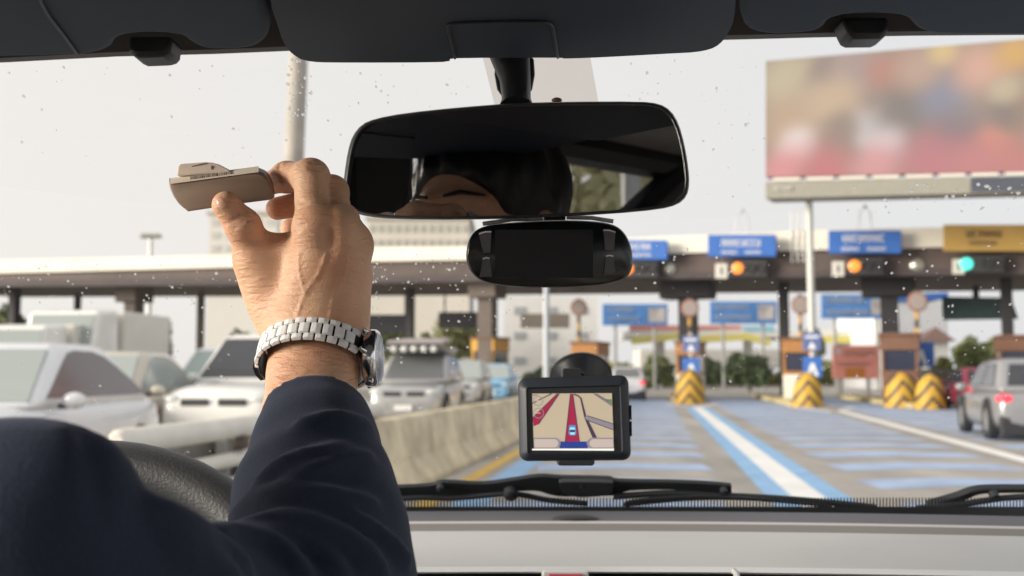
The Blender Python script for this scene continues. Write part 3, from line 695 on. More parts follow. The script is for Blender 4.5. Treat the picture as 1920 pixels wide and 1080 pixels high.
def on(px, py, back, z=.2):
    g = G(px, py); d = Vector((.14, 1, 0)).normalized(); p = g + d * back; p.z = z; return p
booth(1290, 0, 40, 'orange toll booth behind the blue arrow signs at middle', W(1288, 740, 52) * 1. - Vector((0, 0, W(1288, 740, 52).z - .2)))
booth(1505, 0, 52, 'orange toll booth with dark window left of the billboard post', Vector((W(1495, 700, 46).x, 46, .2)))
booth(1690, 0, 66, 'brown toll booth with blue windows between column and ochre sign', Vector((W(1688, 700, 41).x, 41, .2)), body=M_BRICK)
booth(1905, 0, 60, 'brown toll booth above the roof of the right utility car', Vector((W(1908, 700, 43).x, 43, .2)), body=M_BRICK)
booth(1095, 0, 48, 'orange toll booth just above the navigator mount', Vector((W(1096, 700, 52).x, 52, .2)))
booth(905, 0, 44, 'yellow and orange toll booth beside the light blue car', Vector((W(905, 700, 56).x, 56, .2)), ht=2.9, body=mat('yellow_booth_paint', (.60, .32, .04), .6, var=.1))
keepsign(W(1297, 757, 47.4).xy.to_3d(), 'blue arrow signs on a pole above the bumper left of the bush')
keepsign(W(1525, 757, 43.6).xy.to_3d(), 'blue arrow signs on a pole in front of the billboard post')
keepsign(Vector((W(1728, 700, 43).x, 43, 0)), 'single blue arrow sign beside the brown toll booth', zs=((2.05, 1.0),), wd=1.0)
roundpost(1293, 578, 51, 'striped post with round sign in front of the dark column')
roundpost(1500, 572, 49, 'striped post with round sign left of the billboard post')
roundpost(1718, 566, 45, 'striped post with round sign before the white hall')
roundpost(1085, 577, 56, 'striped post with round sign above the navigator mount')

# boards beyond the canopy
def board(name, label, cat, rect, Y, face, rows=None, ink=None, seed=0, th=.2, posts=True, extra=None, n=Vector((0, -1, 0)), group=None):
    x0, y0, x1, y1 = rect
    def fn(x, y): return W(x, y, Y)
    bx = (fn(x0, y0) + fn(x1, y1)) / 2
    t = thing(name, label, cat, (bx.x, Y, 0), group=group)
    m = MB(); m.prism([fn(x0, y0), fn(x1, y0), fn(x1, y1), fn(x0, y1)], (0, th, 0)); m.build('board', face, t, bevel=.02)
    if rows:
        def fo(x, y): return W(x, y, Y - .03)
        m = MB(); strokes(m, rect, rows, fo, random.Random(seed)); m.build('lettering', ink, t)
    if extra:
        for nm, r, mm in extra:
            m = MB(); m.prism([W(r[0], r[1], Y - .02), W(r[2], r[1], Y - .02), W(r[2], r[3], Y - .02), W(r[0], r[3], Y - .02)], (0, .01, 0)); m.build(nm, mm, t)
    if posts:
        for xx in (x0 + (x1 - x0) * .2, x0 + (x1 - x0) * .8):
            p = fn(xx, y1); m = MB(); m.tube([Vector((p.x, Y + th + .1, 0)), Vector((p.x, Y + th + .1, fn(xx, y0).z))], .12, 8); m.build('post', M_STEEL, t, smooth=True)
    return t
M_PHOTO = mat('printed_photo_panel', (.45, .43, .42), .6, var=.5, vscale=1.2)
M_BINK = mat('faded_white_print', (.40, .48, .62), .6)
board('billboard', 'blue billboard beyond the plaza right of the dash camera', 'billboard', (1130, 570, 1252, 610), 78, M_SBLUE2, [(575, 585, 1140, 1190, 7), (594, 601, 1140, 1200, 9)], M_BINK, 5, extra=[('photo_panel', (1216, 577, 1248, 604), M_PHOTO)], group='blue billboards beyond the plaza')
board('billboard', 'blue billboard beyond the plaza above the wide dark bush', 'billboard', (1332, 565, 1457, 607), 78, M_SBLUE2, [(571, 581, 1340, 1408, 9), (590, 599, 1340, 1410, 9)], M_BINK, 6, extra=[('photo_panel', (1421, 571, 1452, 599), M_PHOTO)], group='blue billboards beyond the plaza')
board('billboard', 'blue billboard beyond the plaza right of the billboard post', 'billboard', (1541, 552, 1674, 597), 74, M_SBLUE2, [(557, 569, 1548, 1620, 9), (580, 590, 1550, 1630, 9)], M_BINK, 7, extra=[('photo_panel', (1633, 561, 1668, 590), M_PHOTO)], group='blue billboards beyond the plaza')
m_ = thing('hanging_sign', 'dark green sign board seen from behind under the ochre sign', 'sign', C(1835, 600, -4))
m = MB(); m.prism([C(1766, 556, -4), C(1896, 558, -4), C(1910, 598, -4), C(1768, 600, -4)], -CPn * .2); m.build('sign_board', mat('dark_green_sign_back', (.018, .045, .045), .7, var=.2), m_, bevel=.03)
m = MB()
for px in (1830, 1886): m.prism([C(px - 6, 535, -4.2), C(px + 6, 535, -4.2), C(px + 6, 560, -4.2), C(px - 6, 560, -4.2)], -CPn * .15)
m.build('hanger', M_COL, m_)
M_SIGNBK = mat('dark_sign_back', (.035, .035, .048), .75, var=.2)
for rect, lab in (((676, 590, 772, 624), 'dark board under the canopy just right of the wrist'), ((822, 585, 898, 616), 'dark board under the canopy left of the brown column')):
    a, b_, c, d = rect; t = thing('hanging_sign', lab, 'sign', C((a + c) / 2, d, -8), group='dark boards hanging under the canopy')
    m = MB(); m.prism([C(a, b_, -8), C(c, b_, -8), C(c, d, -8), C(a, d, -8)], -CPn * .2); m.build('sign_board', M_SIGNBK, t, bevel=.03)
    m = MB()
    for px in (a + 12, c - 12): m.tube([C(px, b_ + 4, -8.1), C(px, 548, -8.1)], .05, 6)
    m.build('hanger', M_COL, t)
board('notice_board', 'brown notice board on the pale building above the navigator', 'sign', (976, 588, 1068, 615), 84, mat('brown_board', (.20, .17, .14), .7, var=.2), posts=False)
rb = board('banner', 'red banner with pale lettering left of the brown toll booth', 'banner', (1562, 648, 1648, 710), 62, mat('red_banner', (.93, .38, .31), .7, var=.1, vscale=.8), [(656, 668, 1582, 1640, 7), (678, 686, 1570, 1630, 9)], mat('banner_print', (.75, .42, .36), .7), 8, extra=[('orange_block', (1585, 690, 1622, 709), mat('banner_orange', (.65, .24, .05), .7)), ('emblem', (1566, 653, 1576, 664), M_SWHITE)])
# fuel station roof beyond
M_FYEL = mat('fuel_yellow', (.66, .58, .16), .6, var=.1); M_FW = mat('fuel_white', (.72, .71, .68), .6); M_FRED = mat('fuel_red_stripe', (.62, .25, .22), .6); M_FCY = mat('fuel_cyan_stripe', (.25, .52, .66), .6)
fs = thing('fuel_station', 'fuel station with yellow and white canopy beyond the toll lanes', 'fuel station', (W(1370, 640, 96).x, 96, 0))
def slab(rect, Y, th, mm, nm, par):
    a, b, c, d = rect; m = MB(); m.prism([W(a, b, Y), W(c, b, Y), W(c, d, Y), W(a, d, Y)], (0, th, 0)); return m.build(nm, mm, par, bevel=.05)
slab((1184, 618, 1660, 632), 96.2, 10, M_FW, 'canopy', fs)
m = MB()
for a, b, y0, y1 in ((1184, 1272, 637, 628), (1310, 1400, 634, 629), (1400, 1445, 629, 640), (1545, 1660, 634, 634)):
    m.prism([W(a, y0 - 4, 95.9), W(b, y1 - 4, 95.9), W(b, y1 + 9, 95.9), W(a, y0 + 9, 95.9)], (0, .2, 0))
m.build('yellow_fascia', M_FYEL, fs)
m = MB(); m.prism([W(1180, 610, 96.1), W(1390, 610, 96.1), W(1390, 617, 96.1), W(1180, 620, 96.1)], (0, .3, 0)); m.build('red_stripe', M_FRED, fs)
m = MB(); m.prism([W(1392, 612, 96.1), W(1452, 610, 96.1), W(1452, 622, 96.1), W(1396, 620, 96.1)], (0, .3, 0)); m.build('cyan_stripe', M_FCY, fs)
for px in (1238, 1402, 1590):
    p = W(px, 632, 99); m = MB(); m.box((p.x, 99, p.z / 2), (.7, .7, p.z)); m.build('pillar', M_FW, fs)
slab((1200, 655, 1480, 690), 110, 6, mat('pale_shop_wall', (.62, .60, .56), .7, var=.1), 'shop', fs)

# buildings
def windows(m, rect, Y, nx, ny, wf=.6, hf=.55, th=.1):
    a, b, c, d = rect
    for i in range(nx):
        for j in range(ny):
            x0 = a + (c - a) * (i + .5 - wf / 2) / nx; x1 = a + (c - a) * (i + .5 + wf / 2) / nx
            y0 = b + (d - b) * (j + .5 - hf / 2) / ny; y1 = b + (d - b) * (j + .5 + hf / 2) / ny
            m.prism([W(x0, y0, Y), W(x1, y0, Y), W(x1, y1, Y), W(x0, y1, Y)], (0, th, 0))
def building(name, label, rect, Y, depth, wall, nx, ny, glass, cat='building', roof=None, wf=.6, hf=.5):
    a, b, c, d = rect; p0 = W(a, b, Y); p1 = W(c, b, Y)
    t = thing(name, label, cat, ((p0.x + p1.x) / 2, Y, 0))
    m = MB(); m.prism([(p0.x, Y, -.1), (p1.x, Y, -.1), (p1.x, Y, p0.z), (p0.x, Y, p0.z)], (0, depth, 0)); m.build('wall', wall, t)
    if nx:
        m = MB(); windows(m, (a, b + 3, c, d), Y - .08, nx, ny, wf, hf); m.build('window', glass, t)
    if roof:
        m = MB(); m.box(((p0.x + p1.x) / 2, Y + depth / 2, p0.z + .25), (p1.x - p0.x + .8, depth + .8, .5)); m.build('roof', roof, t)
    return t
M_FARW = mat('far_cream_wall', (.66, .62, .55), .8, var=.08, vscale=.1); M_FARG = mat('far_window', (.42, .40, .36), .5); M_FARR = mat('far_roof_grey', (.52, .49, .43), .8)
building('apartment_block', 'pale cream apartment block above the canopy below the mirror', (690, 412, 880, 470), 150, 14, M_FARW, 12, 2, M_FARG, roof=M_FARR)
building('apartment_block', 'faint pale apartment block just left of the thumb', (392, 402, 520, 478), 165, 14, mat('far_pale_wall', (.70, .68, .64), .8, var=.05, vscale=.1), 5, 3, mat('far_pale_window', (.55, .53, .49), .5), roof=M_FARR)
building('office_building', 'white building with a grey base behind the navigator', (945, 556, 1120, 700), 88, 14, mat('white_wall', (.72, .71, .69), .7, var=.06, vscale=.2), 3, 3, mat('office_glass', (.36, .38, .40), .3), wf=.35, hf=.3)
t = building('corrugated_hall', 'white corrugated hall with blue roof edge right of the far column', (1683, 566, 1775, 700), 84, 16, mat('white_corrugated', (.70, .71, .73), .6, var=.04, vscale=.4), 12, 1, mat('corrugation_shadow', (.56, .58, .62), .6), wf=.25, hf=.98)  # the window strips here are shade between the ribs, put into the colour
m = MB(); m.prism([W(1680, 552, 83.7), W(1778, 548, 83.7), W(1778, 560, 83.7), W(1680, 566, 83.7)], (0, 16.5, 0)); m.build('blue_roof_edge', M_SBLUE, t)
h = thing('small_house', 'small white house with brown hipped roof among the right trees', 'house', (W(1755, 650, 70).x, 70, 0))
pa, pb = W(1733, 640, 70), W(1778, 640, 70); m = MB(); m.prism([(pa.x, 70, 0), (pb.x, 70, 0), (pb.x, 70, pa.z), (pa.x, 70, pa.z)], (0, 3, 0)); m.build('wall', M_FW, h)
m = MB(); c0 = W(1755, 613, 71); e = .4
for q in ([(pa.x - e, 69.6, pa.z), (pb.x + e, 69.6, pa.z), c0], [(pb.x + e, 69.6, pa.z), (pb.x + e, 73.4, pa.z), c0], [(pb.x + e, 73.4, pa.z), (pa.x - e, 73.4, pa.z), c0], [(pa.x - e, 73.4, pa.z), (pa.x - e, 69.6, pa.z), c0]): m.face(q)
m.face([(pa.x - e, 69.6, pa.z), (pa.x - e, 73.4, pa.z), (pb.x + e, 73.4, pa.z), (pb.x + e, 69.6, pa.z)])
m.build('roof', mat('brown_roof_tiles', (.20, .12, .10), .8, var=.15), h)

# poles and billboard
lp = thing('lamp_pole', 'thick grey concrete pole rising behind the raised hand', 'pole', W(527, 842, 20) - Vector((0, 0, W(527, 842, 20).z)))
m = MB(); b0 = Vector(lp.location); tpt = W(562, 60, 20.3); m.tube([b0, b0.lerp(tpt, .5), tpt + (tpt - b0) * .25], [.23, .195, .165], 20)
m.build('shaft', mat('weathered_pole', (.40, .37, .33), .8, var=.15, vscale=1.5), lp, smooth=True)
m = MB(); m.lathe(b0, (0, 0, 1), [(.34, 0), (.34, .25), (.26, .3)], 20); m.build('base_collar', M_CONC2, lp, smooth=True)
hm = thing('high_mast_light', 'distant lamp mast with a cross of lamps at left', 'lamp mast', (W(283, 480, 140).x, 140, 0))
p = W(283, 441, 140); m = MB(); m.tube([(p.x, 140, 0), p], [.4, .25], 8); m.build('mast', M_STEEL, hm, smooth=True)
m = MB(); m.box(p, (2.4, 1.2, .4))
for dx in (-1.1, -.4, .4, 1.1): m.box(p + Vector((dx, 0, -.2)), (.5, .8, .4))
m.build('lamp_head', M_FARG, hm, bevel=.05)
hm2 = thing('lamp_mast', 'thin pale lamp post left of the navigator mount', 'lamp post', (W(1024, 760, 40).x, 40, 0))
p = W(1024, 500, 40); m = MB(); m.tube([(p.x, 40, 0), p], [.13, .10], 10); m.build('mast', mat('pale_post_paint', (.45, .48, .52), .5, metal=.2), hm2, smooth=True)
m = MB(); m.tube([p, p + Vector((.4, 0, .3)), p + Vector((1.3, 0, .4))], .05, 8); m.ell(p + Vector((1.4, 0, .38)), (.3, .15, .08), 10, 6); m.build('lamp_arm', M_STEEL, hm2, smooth=True)

bp0, bp1 = W(1435, 200, 46), W(1920, 200, 41); bn = (bp1 - bp0).cross(Vector((0, 0, 1))).normalized()
if bn.y > 0: bn = -bn
def B(px, py, off=0.): return hit(px, py, bp0 + bn * off, bn)
bb = thing('roadside_billboard', 'huge blurred colour billboard on a post above the right lanes', 'billboard', (W(1517, 760, 44).x, 44.4, 0))
def billboard_mat():
    m = bpy.data.materials.new('blurred_print'); m.use_nodes = True
    n = m.node_tree.nodes; l = m.node_tree.links; b = n['Principled BSDF']; b.inputs['Roughness'].default_value = .7
    tc = n.new('ShaderNodeTexCoord'); cur = None
    base = n.new('ShaderNodeRGB'); base.outputs[0].default_value = (*lin((.47, .43, .41)), 1); cur = base.outputs[0]
    # soft printed colour patches: centre (px), radius (px), colour (photo sRGB)
    spots = [(1470, 150, 55, (.70, .67, .58)), (1545, 165, 50, (.66, .60, .54)), (1546, 135, 30, (.47, .43, .43)), (1600, 130, 50, (.60, .53, .54)), (1480, 235, 55, (.70, .60, .52)), (1560, 195, 50, (.72, .64, .55)), (1495, 275, 36, (.84, .80, .82)),
             (1630, 240, 36, (.76, .75, .78)), (1575, 245, 34, (.52, .46, .45)), (1665, 135, 36, (.66, .46, .42)), (1700, 215, 60, (.44, .42, .43)), (1770, 190, 45, (.48, .50, .60)), (1720, 130, 40, (.68, .58, .54)),
             (1768, 100, 26, (.78, .70, .50)), (1840, 125, 46, (.78, .62, .57)), (1905, 100, 34, (.78, .62, .34)), (1800, 265, 50, (.46, .40, .46)), (1870, 265, 30, (.78, .52, .44)), (1905, 215, 36, (.38, .38, .42)), (1660, 275, 36, (.78, .74, .78)), (1890, 170, 26, (.72, .68, .60)),
             (1470, 320, 44, (.80, .52, .56)), (1550, 318, 50, (.72, .40, .44)), (1640, 318, 44, (.78, .55, .58)), (1740, 312, 55, (.70, .42, .48)), (1830, 308, 50, (.72, .45, .48)), (1915, 302, 45, (.72, .44, .46)), (1985, 200, 70, (.6, .5, .42)), (2060, 260, 70, (.66, .44, .44))]
    cr = n.new('ShaderNodeVectorMath'); cr.operation = 'ADD'; l.new(tc.outputs['Object'], cr.inputs[0])
    no = n.new('ShaderNodeTexNoise'); no.inputs['Scale'].default_value = .35; l.new(tc.outputs['Object'], no.inputs['Vector'])
    sc = n.new('ShaderNodeVectorMath'); sc.operation = 'MULTIPLY_ADD'; sc.inputs[1].default_value = (.9, .9, .9); sc.inputs[2].default_value = (-.45, -.45, -.45)
    l.new(no.outputs['Color'], sc.inputs[0]); l.new(sc.outputs[0], cr.inputs[1])
    for px, py, rad, colr in spots:
        c = B(px, py) - Vector(bb.location)
        d = n.new('ShaderNodeVectorMath'); d.operation = 'DISTANCE'; l.new(cr.outputs[0], d.inputs[0]); d.inputs[1].default_value = c
        r = n.new('ShaderNodeMapRange'); r.interpolation_type = 'SMOOTHERSTEP'; rr_ = rad * 44 / F
        r.inputs['From Min'].default_value = rr_ * .0; r.inputs['From Max'].default_value = rr_ * 1.9; r.inputs['To Min'].default_value = .9; r.inputs['To Max'].default_value = 0
        l.new(d.outputs['Value'], r.inputs['Value'])
        x = n.new('ShaderNodeMixRGB'); l.new(r.outputs[0], x.inputs[0]); l.new(cur, x.inputs[1])
        x.inputs[2].default_value = (*[q_ * .60 + .03 for q_ in lin(colr)], 1); cur = x.outputs[0]
    l.new(cur, b.inputs['Base Color']); return m
m = MB(); m.prism([B(1435, 114), B(2120, 56), B(2120, 318), B(1435, 333)], -bn * .5); m.build('printed_face', billboard_mat(), bb, bevel=.04)
m = MB(); m.prism([B(1435, 341, .5), B(2120, 324, .5), B(2120, 356, .5), B(1435, 373, .5)], -bn * 1.2); m.build('catwalk_panel', mat('olive_grey_steel', (.26, .25, .21), .7, var=.12), bb, bevel=.04)
m = MB()
for a in range(1450, 2100, 62): m.prism([B(a, 334 - (a - 1435) * .024, .3), B(a + 50, 334 - (a + 50 - 1435) * .024, .3), B(a + 50, 340 - (a + 50 - 1435) * .024, .3), B(a, 340 - (a - 1435) * .024, .3)], -bn * .2)
m.build('lamp_strip', mat('pale_strip', (.62, .60, .55), .6), bb)
m = MB(); m.prism([B(1820, 333, .54), B(2120, 326, .54), B(2120, 354, .54), B(1820, 360, .54)], -bn * .03); m.build('dark_panel', mat('navy_panel', (.05, .06, .085), .7), bb)
def fB(x, y): return B(x, y, .55)
m = MB(); strokes(m, (0, 0, 0, 0), [(349, 357, 1452, 1486, 5)], fB, random.Random(4)); m.build('lettering', mat('faint_lettering', (.55, .54, .50), .6), bb)
p = B(1517, 380, -.8); m = MB(); m.tube([(p.x, p.y, 0), p + Vector((0, 0, 1.))], [.17, .15], 16); m.build('post', mat('pale_steel_post', (.55, .55, .52), .5, metal=.15), bb, smooth=True)

# ================================================================ TREES
M_TRUNK = mat('bark', (.10, .075, .05), .9, var=.3, vscale=6)
M_LEAF = mat('olive_leaf', (.125, .150, .050), .7, var=.45, vscale=.9, detail=2)
M_LEAF2 = mat('dark_leaf', (.085, .12, .055), .75, var=.45, vscale=.9, detail=2)
M_LEAF3 = mat('light_leaf', (.20, .21, .075), .7, var=.4, vscale=.9, detail=2)
M_LEAF4 = mat('pale_olive_leaf', (.52, .50, .30), .7, var=.4, vscale=.9, detail=2)
def tree(name, label, base, h, rx, rz, leaf, nl=900, ls=.22, trunk_h=None, seed=1, group='trees beyond the toll plaza', low=False):
    rnd = random.Random(seed); base = Vector(base)
    t = thing(name, label, 'tree' if name != 'bush' else 'bush', base, group=group)
    cz = h - rz; m = MB()
    if not low:
        m.tube([base, base + Vector((.05, 0, cz * .6)), base + Vector((.1, 0, cz))], [.14 * h / 5, .1 * h / 5, .05], 8)
        for k in range(5):
            a = rnd.uniform(0, 6.28); m.tube([base + Vector((.05, 0, cz * .6)), base + Vector((math.cos(a) * rx * .6, math.sin(a) * rx * .6, cz + rnd.uniform(-.2, .5) * rz))], [.06 * h / 5, .02], 6)
    else:
        for k in range(5):
            a = rnd.uniform(0, 6.28); m.tube([base, base + Vector((math.cos(a) * rx * .5, math.sin(a) * rx * .5, h * .7))], [.05, .015], 6)
    m.build('trunk', M_TRUNK, t, smooth=True)
    blobs = []
    for k in range(16):
        u = Vector((rnd.gauss(0, 1), rnd.gauss(0, 1), rnd.gauss(0, 1))).normalized() * rnd.uniform(.35, .8)
        blobs.append((base + Vector((u.x * rx, u.y * rx, cz + u.z * rz)), rnd.uniform(.28, .46)))
    m = MB()
    for k in range(nl):
        c, r = rnd.choice(blobs); d = Vector((rnd.gauss(0, 1), rnd.gauss(0, 1), rnd.gauss(0, 1))).normalized() * (rnd.random() ** .4)
        p = c + Vector((d.x * r * rx, d.y * r * rx, d.z * r * rz))
        if p.z < base.z + .1: continue
        x = Vector((rnd.gauss(0, 1), rnd.gauss(0, 1), rnd.gauss(0, .6))).normalized(); y = perp(x)[1]; s_ = ls * rnd.uniform(.6, 1.3)
        m.face([p - x * s_, p + y * s_ * .5, p + x * s_, p - y * s_ * .5])
    m.build('crown', leaf, t)
TR = [(1405, 75, 652, 45, M_LEAF2, 'wide rounded dark bush in the toll lane gap', 1), (1335, 92, 668, 24, M_LEAF2, 'small dark tree left of the rounded bush', 2), (1232, 86, 664, 36, M_LEAF, 'dusty olive bush right of the pale grey car', 3),
      (1822, 74, 630, 40, M_LEAF, 'olive tree right of the small house', 4), (1870, 78, 622, 45, M_LEAF, 'tall olive tree at the right under the green sign', 5), (1770, 62, 668, 26, M_LEAF3, 'light green shrub below the small house', 6),
      (1925, 84, 640, 50, M_LEAF3, 'pale green tree at the right edge', 7), (712, 80, 590, 60, M_LEAF, 'olive tree behind the off-road car', 8), (862, 84, 575, 52, M_LEAF3, 'light olive tree between the dark boards', 9), (800, 76, 625, 45, M_LEAF, 'low olive tree above the roof rack', 10),
      (300, 70, 600, 26, M_LEAF2, 'dark round tree right of the white box truck', 11), (14, 78, 563, 40, M_LEAF, 'olive tree at the far left edge', 12), (455, 80, 612, 34, M_LEAF3, 'light green tree left of the wrist', 13), (1520, 88, 612, 26, M_LEAF3, 'light green tree behind the billboard post', 14), (1010, 80, 690, 40, M_LEAF2, 'dark hedge bush behind the lamp post', 15), (655, 86, 600, 40, M_LEAF3, 'light olive tree hidden partly by the wrist', 16)]
for px, Y, top, hw, lf, lab, sd_ in TR:
    p = W(px, top, Y); hh = p.z; rx = hw * Y / F
    low = hh < 4.2
    tree('bush' if low else 'tree', lab, (p.x, Y, 0), hh, rx, hh * .5 if low else hh * .36, lf, nl=1500, ls=.26, seed=sd_, low=low)
# far hedge line closing the view, and foliage behind our car seen in the mirror
m = MB(); rnd = random.Random(5)
for k in range(9000):
    x = rnd.uniform(-95, 120); z = rnd.uniform(0, 2.2) * (.7 + .3 * math.sin(x * .21) + .2 * math.sin(x * .57 + 1)); p = Vector((x, 118 + rnd.uniform(-2, 3), z))
    u = Vector((rnd.gauss(0, 1), rnd.gauss(0, 1), rnd.gauss(0, .6))).normalized(); y = perp(u)[1]; s_ = rnd.uniform(.4, .8)
    m.face([p - u * s_, p + y * s_ * .5, p + u * s_, p - y * s_ * .5])
tag(m.build('far_hedge', M_LEAF3), kind='stuff', label='low olive hedge line far beyond the toll plaza', cat='hedge')
for k, (x, y, hh, lf) in enumerate(((-10.8, -12.6, 5.2, M_LEAF4), (-13.2, -13.4, 5.0, M_LEAF4), (-7.4, -12.0, 4.4, M_LEAF4))):
    tree('tree', 'olive roadside tree behind the car, seen only in the mirror', (x, y, 0), hh, 2.2, hh * .42, lf, nl=1500, ls=.25, seed=30 + k, group='roadside trees reflected in the mirror')
m = MB(); m.tube([(-7.3, -8.3, 0), (-7.3, -8.3, 6)], .12, 8); tag(m.build('lamp_post', M_STEEL, smooth=True), 'grey post behind the car, seen in the mirror', 'post')

m = MB(); m.prism([(-19, -17, 0), (-6, -24, 0), (-6, -24, 4.6), (-19, -17, 4.6)], (.1, .2, 0)); tag(m.build('roadside_wall', M_FARW), 'pale wall behind the roadside trees, reflected in the mirror', 'wall')
# ================================================================ OUR CAR
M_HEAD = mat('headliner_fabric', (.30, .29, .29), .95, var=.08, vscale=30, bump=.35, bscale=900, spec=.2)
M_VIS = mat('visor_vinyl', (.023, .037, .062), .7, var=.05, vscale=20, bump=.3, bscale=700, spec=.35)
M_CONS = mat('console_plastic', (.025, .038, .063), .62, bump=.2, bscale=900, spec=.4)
M_BLK = mat('black_plastic', (.018, .02, .024), .45, bump=.15, bscale=1200)
M_RUB = mat('wiper_rubber', (.022, .026, .032), .6, bump=.1, bscale=400)
M_DGR = mat('light_grey_dash_vinyl', (.48, .48, .475), .62, var=.03, vscale=5, bump=.5, bscale=1100, spec=.35)
M_DBAND = mat('taupe_dash_band', (.20, .185, .172), .7, var=.04, vscale=6, bump=.4, bscale=1100, spec=.3)
M_DDK = mat('charcoal_dash_top', (.12, .12, .135), .7, bump=.4, bscale=900, spec=.3)
M_DOOR = mat('door_trim', (.62, .57, .51), .75, bump=.3, bscale=500)  # out-of-view trim, colour lightened to bounce light onto the hand
M_SEAT = mat('seat_fabric', (.55, .51, .46), .9, var=.2, vscale=60, bump=.4, bscale=500)  # seats and floor also lightened to bounce light onto the hand
M_TRIMW = mat('satin_silver_trim', (.62, .62, .62), .35, metal=.25)
own = thing('car', 'our own car interior with grey dashboard, dark visors and rain flecked windscreen', 'car', (0, .6, 0))
# windscreen plane
PW0 = Vector((0, 1.35, 1.135)); PWu = Vector((0, -.45, .465)).normalized(); PWn = Vector((0, PWu.z, -PWu.y))   # PWn points outward, forward-up
if PWn.y < 0: PWn = -PWn
def WS(px, py, off=0.): return hit(px, py, PW0 + PWn * off, PWn)
def WP(x, t, off=0.): return PW0 + PWu * t + PWn * off + Vector((x, 0, 0))
m = MB(); m.face([WP(-.80, -.05), WP(.80, -.05), WP(.68, .66), WP(-.68, .66)])
glass = m.build('windscreen', pane('windscreen_glass', (.66, .66, .655), .02), own)
m = MB(); m.prism([WS(905, 108, -.004), WS(1107, 108, -.004), WS(1123, 196, -.004), WS(927, 196, -.004)], PWn * .001)
stk = pane('grey_sensor_film', (.90, .875, .85), .02); m.build('windscreen_film', stk, own)
# black ceramic frit along the foot of the glass, with its comb of ticks
m = MB(); m.face([WS(500, 950, -.002), WS(2050, 950, -.002), WS(2050, 990, -.002), WS(500, 990, -.002)])
x = 740.0
rnd = random.Random(11)
while x < 2040:
    m.face([WS(x, 933, -.002), WS(x + 2.5, 933, -.002), WS(x + 2.9, 951.5, -.002), WS(x - .4, 951.5, -.002)]); x += 6.1
m.build('frit_band', M_BLK, own)
# rain drops on the outside of the glass
def drop_mat():
    m = bpy.data.materials.new('rain_drop'); m.use_nodes = True; n = m.node_tree.nodes; l = m.node_tree.links; n.clear()
    o = n.new('ShaderNodeOutputMaterial'); g = n.new('ShaderNodeBsdfGlass'); g.inputs['IOR'].default_value = 1.33; g.inputs['Roughness'].default_value = .02
    t = n.new('ShaderNodeBsdfTranslucent'); t.inputs[0].default_value = (.95, .95, .93, 1); x = n.new('ShaderNodeMixShader'); x.inputs[0].default_value = .35
    l.new(g.outputs[0], x.inputs[1]); l.new(t.outputs[0], x.inputs[2]); l.new(x.outputs[0], o.inputs[0]); return m
m = MB(); rnd = random.Random(21)
def drops(rect, n, r0, r1, k=2.2):
    for _ in range(n):
        px = rnd.uniform(rect[0], rect[2]); py = rnd.uniform(rect[1], rect[3]); c = WS(px, py, .0006); r = r0 + (r1 - r0) * rnd.random() ** k
        ax = Vector((1, 0, 0)) * r * rnd.uniform(.8, 1.3); ay = PWu * r * rnd.uniform(.8, 1.6); rings = []
        sk = rnd.uniform(-.6, .6)
        for i, (s_, h_) in enumerate(((1, 0), (.9, .35), (.55, .6), (.05, .68))):
            rings.append([c + (ax * math.cos(a) + (ay + ax * sk * .4) * math.sin(a)) * s_ + PWn * r * h_ for a in [2 * PI * j / 8 for j in range(8)]])
        m.loft(rings)
for rect, n in (((0, 120, 640, 300), 40), ((0, 495, 460, 580), 75), ((460, 495, 700, 900), 20), ((690, 470, 880, 560), 65), ((690, 560, 980, 700), 50), ((860, 540, 1200, 660), 35), ((1190, 450, 1920, 610), 125), ((1180, 610, 1920, 760), 70), ((1120, 100, 1440, 380), 60), ((1560, 340, 1920, 400), 45), ((1700, 700, 1920, 800), 10), ((0, 580, 450, 780), 55), ((640, 110, 900, 200), 22), ((240, 840, 480, 960), 75), ((700, 720, 960, 880), 18)):
    drops(rect, n, .0004, .0014)
drops((540, 95, 585, 230), 45, .0006, .0016, 1.2); drops((1700, 345, 1920, 372), 22, .0007, .0026); drops((380, 890, 470, 950), 26, .0006, .002)
dr = m.build('rain_drops', drop_mat(), glass, smooth=True); dr['kind'] = 'stuff'
# headliner and body shell
RZ = 1.3
m = MB()
HY0 = WP(0, .60).y; HZ = WP(0, .60).z
prof = [(.90, RZ + .325), (.85, RZ + .33), (.60, RZ + .345), (.45, RZ + .42), (.1, RZ + .455), (-.5, RZ + .455), (-1.1, RZ + .40), (-1.7, RZ + .26), (-1.95, RZ + .20)]
def arch(y, z): return [Vector((x, y, z - .05 * (abs(x) / .74) ** 4)) for x in [-.74 + 1.48 * i / 16 for i in range(17)]]
m.loft([arch(y, z) for y, z in prof], caps=False, closed=False)
m.build('headliner', M_HEAD, own, smooth=True)
m = MB(); m.loft([[v + Vector((0, .03, .045)) for v in arch(y, z)] for y, z in prof], caps=False, closed=False); m.build('roof', P_GREY, own, smooth=True)
